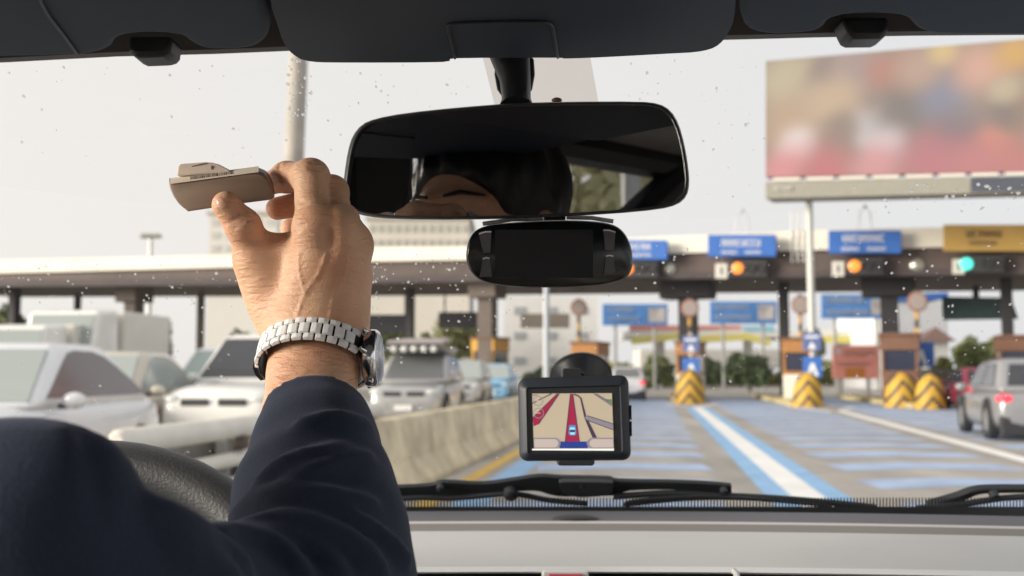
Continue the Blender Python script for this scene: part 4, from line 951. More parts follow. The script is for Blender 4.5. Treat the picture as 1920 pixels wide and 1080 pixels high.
# door shells with window openings, left and right
for sx in (-1, 1):
    X = sx * .76
    m = MB(); m.prism([(X, 1.45, .35), (X, -1.9, .35), (X, -1.9, RZ - .28), (X, -.4, RZ - .29), (X, 1.30, RZ - .24)], (sx * .06, 0, 0)); m.build('door', M_DOOR, own, bevel=.02)
    m = MB(); m.tube([(X, 1.38, RZ - .22), (sx * .73, 1.1, RZ + .07), (sx * .70, .87, RZ + .29), (sx * .70, .60, RZ + .31)], [.035, .03, .03, .03], 8); m.build('front_pillar', M_HEAD, own, smooth=True)
    m = MB(); m.tube([(X, .10, RZ - .3), (sx * .71, -.17, RZ + .25), (sx * .70, -.40, RZ + .41)], .034, 8); m.build('middle_pillar', M_BLK, own, smooth=True)
    m = MB(); m.box((sx * .725, .385, RZ + .02), (.05, .13, .66)); m.build('door_pillar', M_BLK, own, bevel=.015)
    m = MB(); m.tube([(X, -.98, RZ - .3), (sx * .70, -1.22, RZ + .20)], .06, 8); m.build('rear_pillar', M_BLK, own, smooth=True)
    m = MB(); m.tube([(X, -1.8, RZ - .3), (sx * .66, -1.92, RZ + .12)], .09, 8); m.build('tail_pillar', M_DOOR, own, smooth=True)
    m = MB(); m.tube([(sx * .70, .62, RZ + .31), (sx * .71, .15, RZ + .39), (sx * .71, -.5, RZ + .40), (sx * .70, -1.1, RZ + .33), (sx * .68, -1.92, RZ + .13)], .03, 8); m.build('roof_rail_trim', M_BLK, own, smooth=True)
    m = MB(); m.prism([(X, 1.28, RZ - .24), (X, -1.85, RZ - .28), (sx * .70, -1.85, RZ + .14), (sx * .70, -.6, RZ + .39), (sx * .70, .1, RZ + .395), (sx * .70, .60, RZ + .32)], (sx * .004, 0, 0)); m.build('side_glass', pane('side_glass_clear', (.985, .99, .99), .03), own)
m = MB(); m.box((0, -1.95, .7), (1.5, .06, .8)); m.build('tailgate', M_DOOR, own, bevel=.02)
m = MB(); m.prism([(-.68, -1.95, 1.1), (.68, -1.95, 1.1), (.62, -1.93, RZ + .16), (-.62, -1.93, RZ + .16)], (0, .004, 0)); m.build('rear_glass', pane('rear_glass_tint', (.9, .92, .92), .03), own)
m = MB(); m.box((0, -.2, .30), (1.5, 3.5, .06)); m.build('cabin_floor', M_SEAT, own)
m = MB(); m.prism([(-.78, 1.42, .98), (.78, 1.42, .98), (.74, 2.25, .86), (-.74, 2.25, .86)], (0, 0, -.25)); m.build('bonnet', P_GREY, own, bevel=.06)
# seats
def seat(x, y, label=None, rear=False, wd=.5):
    m = MB()
    m.loft([[Vector((x + a * wd / 2, y + b, z)) for a, b in ((-1, -.02), (-.92, .10), (-.6, .07), (.6, .07), (.92, .10), (1, -.02), (.8, -.10), (-.8, -.10))] for z, wd in ((.55, wd * .96), (.8, wd), (1.05, wd * .96), (1.14, wd * .8))])
    o = m.build('seat_back', M_SEAT, own, smooth=True, subsurf=1)
    m = MB(); m.prism(rrect(0, 0, 1, 1, .3), (0, 0, 0)) if False else m.box((x, y + .30, .52), (wd, .52, .16)); m.build('seat_cushion', M_SEAT, own, bevel=.05, segs=3)
    m = MB(); m.ell((x, y - .03, 1.30), (.13, .055, .10), 16, 10); m.build('head_restraint', M_SEAT, o, smooth=True)
seat(-.43, .10); seat(.43, .10); seat(-.40, -1.1, wd=.56); seat(.42, -1.1, wd=.56)

# sun visors and overhead console, hung just under the headliner
def ceil_plate(poly, z, th, name, mm, bev, par=None, tilt=.0):
    pts = [G(px, py, RZ + z) for px, py in poly]
    for p in pts: p.z += tilt * (p.y - .8)
    m = MB(); m.prism(pts, (0, 0, th)); return m.build(name, mm, par or own, smooth=True, bevel=bev, segs=4)
lv = [(-400, 118), (-200, 114), (0, 109), (120, 106), (148, 105.5), (170, 103), (195, 98), (212, 90), (219, 78), (245, 67), (290, 64), (335, 68), (352, 80), (380, 92), (420, 95), (470, 92), (495, 82), (507, 60), (500, 0), (470, -120), (400, -260), (-400, -260)]
lv = curve_pts(lv, 2)
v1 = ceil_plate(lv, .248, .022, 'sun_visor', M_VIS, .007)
m = MB(); m.prism([W(238, 66, .815), W(322, 66, .815), W(318, 94, .815), W(312, 103, .815), W(296, 105, .815), W(258, 106.5, .815), W(246, 104, .815), W(239, 94, .815)], (0, .03, 0)); m.build('visor_clip', M_BLK, v1, smooth=True, bevel=.004)
rv = [(1392, -200), (1386, 0), (1390, 40), (1402, 58), (1440, 66), (1490, 65), (1530, 60), (1548, 52), (1556, 41), (1580, 31), (1630, 28), (1680, 31), (1702, 41), (1714, 54), (1740, 64), (1800, 67), (1920, 67), (2200, 70), (2400, 70), (2400, -260)]
rv = curve_pts(rv, 2)
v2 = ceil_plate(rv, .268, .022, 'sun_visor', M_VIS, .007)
m = MB(); m.prism([W(1578, 30, .835), W(1668, 30, .835), W(1668, 56, .835), W(1662, 66, .835), W(1652, 70.5, .835), W(1604, 71, .835), W(1594, 67, .835), W(1588, 54, .835)], (0, .03, 0)); m.build('visor_clip', M_BLK, v2, smooth=True, bevel=.004)
# seam line of the left visor flap
m = MB(); m.tube([G(px, py, RZ + .2465) for px, py in curve_pts([(60, -40), (85, 20), (118, 65), (146, 104)], 5)], .0012, 6); m.build('visor_seam', M_BLK, v1, smooth=True)
oc = curve_pts([(500, -120), (508, 0), (518, 40), (533, 82), (552, 104), (580, 115), (640, 117.5), (830, 116.5), (853, 109.5), (1045, 108.5), (1056, 110), (1120, 108), (1250, 101), (1310, 97), (1345, 86), (1366, 60), (1378, 20), (1384, -120)], 3)
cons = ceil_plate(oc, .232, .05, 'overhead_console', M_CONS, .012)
m = MB(); pts = [G(px, py, RZ + .2312) for px, py in curve_pts([(853, 109), (848, 85), (840, 55), (845, 46), (900, 42), (1000, 41), (1030, 44), (1038, 60), (1046, 108)], 4)]
m.tube(pts, .0011, 6); m.build('lamp_panel_seam', M_BLK, cons, smooth=True)
m = MB(); hp = [(-420, 122), (0, 109), (210, 98), (400, 93), (545, 87), (900, 78), (1380, 66), (1550, 61.5), (1720, 58.5), (1920, 57), (2400, 60)]; m.prism([W(a, b, .865) for a, b in hp] + [W(a, -60, .865) for a, b in reversed(hp)], (0, .012, 0)); m.build('header_trim', mat('header_trim_vinyl', (.10, .09, .09), .7, bump=.2, bscale=700), own)

# rear view mirror, turned towards the driver
HC = Vector((-.365, .49, RZ + .175))                  # centre of the driver's head
MC = W(968, 300, .80)
_d = (W(800, 392, .80) - CAM).normalized()
_t = (HC + Vector((.03, .085, .0)) - W(800, 392, .80)).normalized()
MN = (_t - _d).normalized()                          # mirror normal, towards the cabin
mo = [(641, 372), (645, 330), (652, 283), (661, 254), (678, 233), (704, 222), (760, 211.5), (860, 201), (960, 193.5), (1060, 190.5), (1200, 190), (1236, 194), (1258, 207), (1273, 232), (1284, 272), (1291, 315), (1293, 345), (1288, 368), (1271, 384), (1236, 393), (1150, 401), (1000, 409), (860, 412.5), (740, 411), (690, 406.5), (660, 398), (645, 386)]
mo = smoothpoly(mo, 1)
rvm = None
def MP(px, py, off=0.): return hit(px, py, MC + MN * off, MN)
m = MB()
ri = inset(mo, 9, 7)
m.loft([[MP(*p, -.028) - MN * .0 for p in inset(mo, 60, 30)], [MP(*p, -.016) for p in inset(mo, 6, 4)], [MP(*p, 0) for p in mo], [MP(*p, .004) for p in inset(mo, 2, 1.5)], [MP(*p, .0045) for p in inset(mo, 6, 4)], [MP(*p, .001) for p in ri]])
rvm = m.build('rear_view_mirror', mat('mirror_shell', (.02, .022, .026), .42, bump=.1, bscale=1500), own, smooth=True)
m = MB(); m.face([MP(*p, .0016) for p in inset(mo, 8, 6)]); m.build('mirror_glass', mat('tinted_mirror', (.31, .31, .315), .0, metal=1.), rvm)
m = MB(); m.tube([W(955, 100, .835), W(966, 150, .832), W(968, 186, .828), MP(968, 205, -.02)], [.0165, .0125, .0115, .014], 14)
m.build('stalk', M_BLK, rvm, smooth=True)
for a in (-1, 1):
    m = MB(); cx = 965 + a * 27
    m.loft([[W(cx + x, y, .84 + z) for x, z in ((-9, 0), (9, 0), (9, .02), (-9, .02))] for y in (108,)] + [[W(cx + a * 2 + x, 140, .84 + z) for x, z in ((-9, 0), (9, 0), (9, .02), (-9, .02))], [W(cx - a * 3 + x, 168, .84 + z) for x, z in ((-9, 0), (9, 0), (9, .02), (-9, .02))], [W(cx - a * 8 + x, 181, .84 + z) for x, z in ((-5, 0), (5, 0), (5, .02), (-5, .02))]])
    m.build('stalk_cover', M_BLK, rvm, bevel=.002)
m = MB(); m.ell(W(1044, 188, .81), (.0042, .003, .0022), 10, 6); m.build('sensor_nub', mat('amber_nub', (.2, .09, .05), .4), rvm, smooth=True)

# dashboard
DP = [(958, 1.33), (968, 1.29), (977, 1.25), (979, 1.245), (981.5, 1.238), (995.5, 1.195), (998, 1.188), (1020, 1.115), (1048, 1.035), (1058, 1.008), (1062, 1.0), (1064, .999), (1072, .990), (1075, .992), (1082, 1.02), (1140, 1.03)]
XS = [-.76 + 1.52 * i / 40 for i in range(41)]
def dash_row(py, Y):
    p = W(960, py, Y); return [Vector((x, Y - .16 * (x - .05) ** 2 * (1 if x > .05 else .6), p.z)) for x in XS]
rows = [dash_row(*q) for q in DP]
m = MB()
mi = [0, 0, 1, 1, 2, 3, 3, 3, 3, 3, 4, 4, 4, 5, 5]
for k in range(len(rows) - 1): m.loft([rows[k], rows[k + 1]], mi[k], caps=False, closed=False)
dash = m.build('dashboard', [M_DDK, mat('dash_edge_highlight', (.50, .47, .45), .55, bump=.3, bscale=1000), M_DBAND, M_DGR, M_TRIMW, M_BLK], own, smooth=True)  # the pale edge line is a highlight put into the colour
m = MB(); m.box((.0, 1.0, .78), (1.5, .30, .55)); m.build('dash_lower', M_DDK, own, bevel=.04)
# vent slats, chrome surround and hazard button below the pad edge
m = MB(); m.prism([W(x, y, .985) for x, y in rrect(1016, 1072, 1104, 1120, 6)], (0, .012, 0)); hz = m.build('hazard_bezel', M_TRIMW, dash, bevel=.002)
m = MB(); m.prism([W(x, y, .981) for x, y in rrect(1028, 1077, 1092, 1120, 4)], (0, .01, 0)); m.build('hazard_button', mat('hazard_red', (.42, .06, .09), .35), hz, bevel=.0015)
for x0, x1 in ((770, 1010), (1112, 1372)):
    m = MB()
    for k in range(3): m.prism([W(x0, 1084 + 13 * k, 1.0), W(x1, 1084 + 13 * k, 1.0), W(x1, 1088 + 13 * k, 1.0), W(x0, 1088 + 13 * k, 1.0)], (0, .02, 0))
    m.build('air_vent', mat('vent_black', (.012, .014, .018), .35), dash)
m = MB(); m.tube([W(1374, 1069, .984), W(1380, 1074, .982), W(1384, 1090, .98), W(1384, 1130, .98)], .003, 8); m.build('vent_trim', M_TRIMW, dash, smooth=True)
m = MB(); m.ell(W(1079, 974, 1.262), (.028, .012, .006), 20, 8); m.build('light_sensor', M_BLK, dash, smooth=True)
# dark corner of the dash pad at right
m = MB(); cp = [(1560, 962), (1800, 962), (1935, 966), (1905, 982), (1870, 988), (1760, 989), (1600, 988)]
# wipers lying on the outside of the glass
def flat_strip(top, bot, off, th, name, par, bev=.002):
    m = MB(); q = [WS(px, py, off) for px, py in top] + [WS(px, py, off) for px, py in reversed(bot)]
    m.prism(q, PWn * th); return m.build(name, M_RUB, par, bevel=bev)
wp = flat_strip(curve_pts([(700, 916), (800, 912), (830, 905), (905, 908), (960, 901), (1010, 894), (1050, 896), (1140, 898), (1160, 903), (1260, 905), (1330, 908), (1372, 912)], 3),
                curve_pts([(700, 934), (800, 929), (850, 930), (915, 925), (1000, 921), (1030, 928), (1060, 932), (1150, 930), (1180, 921), (1260, 919), (1330, 925), (1372, 927)], 3), .016, .006, 'wiper', own)
m = MB(); m.prism([WS(x, y, .014) for x, y in curve_pts([(1048, 899), (1060, 897), (1140, 898), (1148, 903), (1140, 921), (1085, 926), (1055, 918)], 3)], PWn * -.006); m.build('wiper_bridge', mat('wiper_bridge_plastic', (.04, .042, .05), .5, bump=.15, bscale=700), wp, bevel=.002)
for px, py in ((826, 914), (1357, 920), (1092, 907)):
    m = MB(); m.lathe(WS(px, py, .013), -PWn, [(.005, -.004), (.005, .004), (.003, .0055), (.0008, .006)], 14); m.build('rivet', M_RUB, wp, smooth=True)
m = MB()
m.tube([WS(px, py, .01) for px, py in curve_pts([(690, 941), (780, 933), (850, 934), (958, 926), (1030, 938), (1100, 944)], 5)], [.0035] * 26, 8)
m.tube([WS(px, py, .012) for px, py in curve_pts([(1150, 931), (1250, 925), (1350, 929), (1450, 934), (1540, 941), (1640, 951)], 5)], .0042, 8)
m.lathe(WS(958, 927, .008), -PWn, [(.009, -.006), (.009, .003), (.006, .006), (.001, .0065)], 16)
m.build('wiper_blade', M_RUB, wp, smooth=True)
w2 = flat_strip(curve_pts([(1740, 948), (1790, 934), (1828, 921), (1870, 918), (1960, 918)], 4), curve_pts([(1740, 955), (1800, 943), (1835, 929), (1880, 926), (1960, 926)], 4), .016, .01, 'wiper', own)
m = MB(); m.tube([WS(px, py, .01) for px, py in curve_pts([(1720, 953), (1800, 946), (1880, 934), (1960, 930)], 5)], .004, 8); m.lathe(WS(1865, 931, .008), -PWn, [(.006, -.006), (.006, .003), (.001, .005)], 14); m.build('wiper_blade', M_RUB, w2, smooth=True)
w3 = flat_strip(curve_pts([(1170, 944), (1200, 938), (1300, 931), (1420, 936), (1560, 950)], 4), curve_pts([(1170, 952), (1300, 940), (1420, 941), (1560, 954)], 4), .004, .004, 'cowl_edge', own)
m = MB(); m.prism([WP(-.8, -.06, .004), WP(.8, -.06, .004), WP(.8, -.028, .004), WP(-.8, -.028, .004)], PWn * .012); m.build('cowl_panel', M_RUB, own)

# steering wheel
SC = W(96, 1330, .80); SA = Vector((.0, -math.cos(R(24)), math.sin(R(24))))     # axis towards the driver
sx_, sy_ = perp(SA)
M_LEA = mat('steering_leather', (.030, .032, .036), .48, bump=.9, bscale=420, spec=.55)
m = MB(); RW = .186
ring = []
for j in range(73):
    a = 2 * PI * j / 72; ring.append(SC + (sx_ * math.cos(a) + sy_ * math.sin(a)) * RW)
rings = []
for j in range(72):
    a = 2 * PI * j / 72; o_ = (sx_ * math.cos(a) + sy_ * math.sin(a))
    rings.append([SC + o_ * (RW + .0205 * math.cos(b)) + SA * .019 * math.sin(b) for b in [2 * PI * i / 20 for i in range(20)]])
m.loft(rings + [rings[0]], caps=False)
sw = m.build('steering_wheel', M_LEA, own, smooth=True)
m = MB(); m.lathe(SC - SA * .03, SA, [(.03, -.08), (.075, -.02), (.085, 0), (.075, .025), (.04, .035), (.001, .036)], 28); hub = m.build('wheel_hub', M_BLK, sw, smooth=True)
for a in (0, 180, 270):
    d_ = sx_ * math.cos(R(a)) + sy_ * math.sin(R(a)); m = MB(); m.tube([SC - SA * .015 + d_ * .06, SC + d_ * .18], [.022, .015], 10, flat=.5); m.build('spoke', M_BLK, sw, smooth=True)

# ================================================================ DASH CAMERA
dc = thing('dash_camera', 'black dash camera with dark screen hanging below the rear view mirror', 'dash camera', W(1030, 540, .82))
do = smoothpoly([(874, 468), (882, 440), (905, 423), (960, 416.5), (1030, 412.5), (1100, 413), (1150, 419), (1173, 437), (1185, 466), (1187, 497), (1180, 516), (1160, 529), (1110, 536.5), (1030, 540), (950, 537), (905, 529), (884, 513), (874, 490)], 2)
Y0 = .82
m = MB(); m.loft([[W(*p, Y0 + .03) for p in inset(do, 8, 8)], [W(*p, Y0 + .022) for p in do], [W(*p, Y0 + .002) for p in do], [W(*p, Y0) for p in inset(do, 3, 3)], [W(*p, Y0 - .0005) for p in inset(do, 5, 5)]])
m.build('housing', mat('dashcam_gloss_black', (.008, .010, .013), .18, spec=.6), dc, smooth=True)
m = MB(); rim = inset(do, 1.5, 1.5); m.tube([W(*p, Y0 + .004) for p in rim + rim[:1]], .0007, 6); m.build('rim', mat('dashcam_rim', (.22, .23, .24), .25, metal=.7), dc, smooth=True)
m = MB(); m.face([W(928, 431, Y0 - .001), W(1112, 430, Y0 - .001), W(1112, 521, Y0 - .001), W(928, 521, Y0 - .001)]); m.build('screen', mat('dark_screen', (.016, .018, .023), .08, spec=.6), dc)
for q in (((898, 438), (921, 434), (919, 474), (906, 474)), ((905, 485), (918, 484), (922, 519), (899, 519)), ((1131, 431), (1154, 435), (1151, 470), (1135, 469)), ((1136, 480), (1150, 480), (1154, 514), (1132, 516))):
    m = MB(); m.prism([W(*p, Y0 - .0022) for p in q], (0, .0016, 0)); bt = m.build('button', mat('dashcam_button', (.10, .095, .105), .4), dc, bevel=.0004)
    m = MB(); a_, b_ = q[0], q[1]; m.tube([W(a_[0], a_[1] + .5, Y0 - .0022), W((a_[0] + b_[0]) / 2, (a_[1] + b_[1]) / 2 - 1.2, Y0 - .0022), W(b_[0], b_[1] + .5, Y0 - .0022)], .0006, 6); m.build('lip_highlight', mat('lip_highlight_white', (.92, .90, .92), .35, metal=.0), bt, smooth=True)  # white tube paints the highlight along each button's top
m = MB(); m.prism([W(1018, 403, Y0 + .012), W(1062, 402, Y0 + .012), W(1060, 416, Y0 + .012), W(1020, 416, Y0 + .012)], (0, .012, 0)); m.build('hinge', M_BLK, dc, bevel=.002)
m = MB(); m.tube([W(905, 419.5, Y0 + .012), W(960, 411.5, Y0 + .012), W(1018, 409.5, Y0 + .012)], .0018, 8); m.tube([W(1062, 407.5, Y0 + .012), W(1110, 408.5, Y0 + .012), W(1150, 415, Y0 + .012)], .0018, 8); m.build('mount_rail', mat('mount_rail_metal', (.75, .75, .76), .3, metal=.4), dc, smooth=True)

# ================================================================ SATELLITE NAVIGATOR
gp = thing('satellite_navigator', 'small black satellite navigator showing a road map on a windscreen mount', 'satellite navigator', W(1078, 870, .93))
GY = .93
def gq(u, v):      # screen-space corners of the casing, slightly turned
    a = (971 + (974 - 971) * v, 709 + (865 - 709) * v); b = (1178 + (1183.5 - 1178) * v, 703 + (863 - 703) * v)
    return (a[0] + (b[0] - a[0]) * u, a[1] + (b[1] - a[1]) * u)
def gring(ins, r, Y, du=0., dv=0.):
    return [W(*gq((x + ins * (1 - 2 * x)) if False else x, y), Y) for x, y in [((px) / 210, (py) / 158) for px, py in rrect(ins + du, ins * .95 + dv, 210 - ins, 158 - ins * .95, r)]]
m = MB(); m.loft([gring(8, 12, GY + .020, 0, 0), gring(0, 16, GY + .013), gring(0, 16, GY + .004), gring(3, 14, GY + .0005, 0, 7), gring(15, 5, GY - .0028, 0, 4), gring(18, 3, GY - .0005, 0, 4)])
m.build('casing', mat('navigator_casing', (.020, .024, .034), .5, bump=.1, bscale=1500, spec=.4), gp, smooth=True)
m = MB(); m.face(gring(17, 3, GY - .0008, 0, 4)); m.build('bezel', mat('navigator_bezel', (.016, .019, .024), .25), gp)
def gc(x, y, k=0): return W(950 + x / 4.5, 650 + y / 4.5, GY - .0015 - .00012 * k)
scol = [('map_ground', (.44, .36, .26)), ('map_red', (.30, .015, .05)), ('map_dark', (.05, .03, .06)), ('map_grey', (.22, .20, .23)), ('map_green', (.07, .26, .04)), ('map_blue', (.02, .04, .22)), ('map_button', (.46, .38, .34)), ('map_white', (.82, .78, .74)), ('map_car', (.05, .22, .55)), ('map_pale', (.30, .62, .68))]
sm = [emit(n_, c_, .62) for n_, c_ in scol]
m = MB()
m.face([gc(215, 396), gc(888, 392), gc(905, 862), gc(230, 866)], 0)
def poly(pts, mi, k): m.face([gc(x, y, k) for x, y in pts], mi)
def line(pts, wd, mi, k):
    for a, b in zip(pts[:-1], pts[1:]):
        dx, dy = b[0] - a[0], b[1] - a[1]; l_ = math.hypot(dx, dy); nx, ny = -dy / l_ * wd / 2, dx / l_ * wd / 2
        poly([(a[0] + nx, a[1] + ny), (b[0] + nx, b[1] + ny), (b[0] - nx, b[1] - ny), (a[0] - nx, a[1] - ny)], mi, k)
poly([(538, 398), (558, 398), (614, 800), (494, 800)], 1, 1); line([(538, 398), (494, 800)], 7, 2, 2); line([(558, 398), (614, 800)], 7, 2, 2)
poly([(445, 396), (425, 398), (220, 600), (228, 672), (268, 655)], 1, 1); line([(445, 396), (268, 655)], 7, 2, 2); line([(425, 398), (220, 600)], 7, 2, 2)
line([(565, 402), (600, 412), (625, 435)], 12, 2, 3); poly([(618, 430), (632, 430), (672, 585), (762, 768), (724, 768), (655, 600)], 2, 3)
poly([(656, 598), (680, 582), (896, 650), (898, 702), (672, 618)], 3, 4); line([(680, 582), (896, 650)], 6, 2, 5); line([(672, 618), (898, 702)], 6, 2, 5)
poly([(735, 397), (756, 397), (890, 478), (890, 500)], 3, 4); line([(735, 397), (890, 500)], 5, 2, 5); line([(756, 397), (890, 478)], 5, 2, 5); poly([(835, 443), (888, 443), (889, 470)], 4, 3)
line([(215, 480), (290, 440), (380, 397)], 9, 2, 2); line([(215, 412), (262, 405)], 5, 2, 2)
for cx, cy, r_ in ((265, 458, 40), (270, 560, 42)):
    line([(cx + r_ * math.cos(a), cy + r_ * math.sin(a)) for a in [2 * PI * j / 24 for j in range(25)]], 6, 3, 6); line([(cx - 16, cy), (cx + 16, cy)], 6, 6, 7)
line([(265, 442), (265, 474)], 6, 6, 7)
poly([(440, 800), (690, 800), (684, 858), (446, 858)], 5, 6)
poly([(226, 768), (420, 768), (445, 785), (458, 812), (445, 850), (420, 858), (230, 858)], 3, 7); poly([(232, 780), (412, 780), (432, 795), (438, 814), (430, 838), (412, 850), (234, 850)], 6, 8)
poly([(902, 768), (715, 768), (688, 785), (672, 812), (688, 850), (715, 858), (904, 858)], 3, 7); poly([(898, 780), (725, 780), (704, 795), (697, 814), (704, 838), (725, 850), (900, 850)], 6, 8)
poly([(214, 862), (905, 860), (905, 878), (214, 874)], 7, 9)
poly([(528, 662), (580, 662), (588, 735), (575, 748), (535, 748), (522, 735)], 8, 3); poly([(535, 680), (573, 680), (578, 700), (530, 700)], 9, 4); poly([(534, 722), (578, 722), (574, 742), (538, 742)], 9, 4); poly([(536, 702), (574, 702), (576, 722), (534, 722)], 2, 4)
m.build('screen', sm, gp)
m = MB(); m.prism([W(x, y, GY + .004) for x, y in rrect(1054, 690.5, 1090, 712, 5)], (0, .014, 0)); m.tube([W(1088, 699, GY + .01), W(1096, 702, GY + .01)], .0016, 6); m.build('mount_latch', M_BLK, gp, bevel=.0015)
m = MB(); m.prism([W(x, y, GY + .002) for x, y in rrect(1045, 855, 1115, 873.5, 6)], (0, .016, 0)); m.build('cradle_foot', M_BLK, gp, bevel=.0015)
m = MB(); m.prism([W(1181, 760, GY + .003), W(1184, 760, GY + .003), W(1184.5, 787, GY + .003), W(1181.5, 787, GY + .003)], (0, .006, 0)); m.prism([W(1182, 790, GY + .003), W(1184.6, 790, GY + .003), W(1185, 818, GY + .003), W(1182.5, 818, GY + .003)], (0, .006, 0)); m.build('side_button', M_BLK, gp)
cc = WS(1089, 702, -.001)
m = MB(); m.lathe(cc, -PWn, [(.034, 0), (.035, .003), (.031, .006), (.028, .012), (.016, .02), (.012, .026), (.001, .027)], 32); m.build('suction_cup', mat('suction_rubber', (.010, .012, .015), .3), gp, smooth=True)
m = MB(); m.tube([cc - PWn * .02, cc - PWn * .05 + Vector((0, -.06, .0)), W(1075, 760, GY + .02)], .008, 10); m.build('mount_arm', M_BLK, gp, smooth=True)
# ================================================================ DRIVER
driver = thing('person', 'driver in a navy suit jacket reaching up with a bare right hand', 'person', (HC.x, .40, .45))
def skin_mat():
    m = bpy.data.materials.new('skin'); m.use_nodes = True; n = m.node_tree.nodes; l = m.node_tree.links; b = n['Principled BSDF']
    tc = n.new('ShaderNodeTexCoord'); no = n.new('ShaderNodeTexNoise'); no.inputs['Scale'].default_value = 34; no.inputs['Detail'].default_value = 5
    l.new(tc.outputs['Object'], no.inputs['Vector'])
    r = n.new('ShaderNodeValToRGB'); r.color_ramp.elements[0].position = .32; r.color_ramp.elements[1].position = .7
    r.color_ramp.elements[0].color = (.63, .36, .22, 1); r.color_ramp.elements[1].color = (.77, .48, .315, 1)
    l.new(no.outputs['Fac'], r.inputs[0])
    n3 = n.new('ShaderNodeTexNoise'); n3.inputs['Scale'].default_value = 26; n3.inputs['Detail'].default_value = 2; l.new(tc.outputs['Object'], n3.inputs['Vector'])
    r3 = n.new('ShaderNodeMapRange'); r3.inputs['From Min'].default_value = .42; r3.inputs['From Max'].default_value = .75; r3.inputs['To Max'].default_value = .6; l.new(n3.outputs['Fac'], r3.inputs['Value'])
    x3 = n.new('ShaderNodeMixRGB'); l.new(r3.outputs[0], x3.inputs[0]); l.new(r.outputs[0], x3.inputs[1]); x3.inputs[2].default_value = (.68, .31, .20, 1)      # ruddy patches
    l.new(x3.outputs[0], b.inputs['Base Color'])
    b.inputs['Roughness'].default_value = .46; b.inputs['Specular IOR Level'].default_value = .4
    b.inputs['Subsurface Weight'].default_value = .12; b.inputs['Subsurface Scale'].default_value = .012; b.inputs['Subsurface Radius'].default_value = (1, .35, .2)
    # fine creases: stretched noise across the wrist plus pores
    mp = n.new('ShaderNodeMapping'); mp.inputs['Scale'].default_value = (30, 70, 150); mp.inputs['Rotation'].default_value = (0, R(-16), 0); l.new(tc.outputs['Object'], mp.inputs['Vector'])
    n2 = n.new('ShaderNodeTexNoise'); n2.inputs['Scale'].default_value = 2.2; n2.inputs['Detail'].default_value = 4; n2.inputs['Distortion'].default_value = .6; l.new(mp.outputs[0], n2.inputs['Vector'])
    vo = n.new('ShaderNodeTexVoronoi'); vo.feature = 'DISTANCE_TO_EDGE'; vo.inputs['Scale'].default_value = 620; l.new(tc.outputs['Object'], vo.inputs['Vector'])
    ad = n.new('ShaderNodeMath'); ad.operation = 'MULTIPLY_ADD'; ad.inputs[1].default_value = .25; l.new(vo.outputs['Distance'], ad.inputs[0]); l.new(n2.outputs['Fac'], ad.inputs[2])
    bp = n.new('ShaderNodeBump'); bp.inputs['Strength'].default_value = .9; bp.inputs['Distance'].default_value = .0015; l.new(ad.outputs[0], bp.inputs['Height']); l.new(bp.outputs[0], b.inputs['Normal'])
    return m
M_SKIN = skin_mat()
def K(px, py, Y, r=None):
    p = tuple(W(px, py, Y)); return p if r is None else (p, r)
ELB = W(590, 1215, .555); WR0 = W(588, 690, .722); WR1 = W(596, 612, .742)
AX = (WR1 - ELB).normalized(); RT = (Vector((1, 0, 0)) - AX * AX.x).normalized(); DN = RT.cross(AX).normalized()
if DN.z < 0: DN = -DN                               # dorsal direction of the wrist
HAND = dict(
 index=[K(590, 428, .722, .0128), K(583, 332, .737, .0120), K(538, 332, .760, .0102), K(508, 343, .7655, .0086)],
 middle=[K(632, 428, .728, .0128), K(622, 360, .747, .0110), K(572, 381, .774, .0094), K(520, 391, .770, .0084)],
 ring=[K(660, 459, .738, .0118), K(644, 412, .765, .0104), K(592, 418, .790, .009), K(545, 429, .786, .0076)],
 pinky=[K(664, 514, .752, .0105), K(662, 474, .782, .0092), K(622, 460, .802, .008), K(585, 470, .80, .007)],
 thumb=[K(514, 560, .752, .0178), K(481, 480, .742, .0146), K(456, 424, .729, .0113), K(424, 385, .7215, .0097)])
PALM = [(K(552, 622, .740), K(592, 432, .726), .0135, .0130), (K(592, 622, .739), K(638, 432, .729), .0140, .0128), (K(624, 624, .742), K(657, 462, .739), .0132, .0118), (K(644, 630, .747), K(661, 516, .752), .0115, .0108),
        (K(528, 606, .753), K(496, 505, .749), .0168, .0150), (K(512, 520, .750), K(575, 470, .744), .0135, .0120), (K(575, 540, .756), K(608, 610, .756), .0170, .0170), (K(600, 470, .745), K(640, 540, .752), .014, .014), (K(572, 570, .7365), K(618, 452, .7285), .0128, .0124), (K(610, 580, .738), K(648, 468, .733), .0128, .0122)]
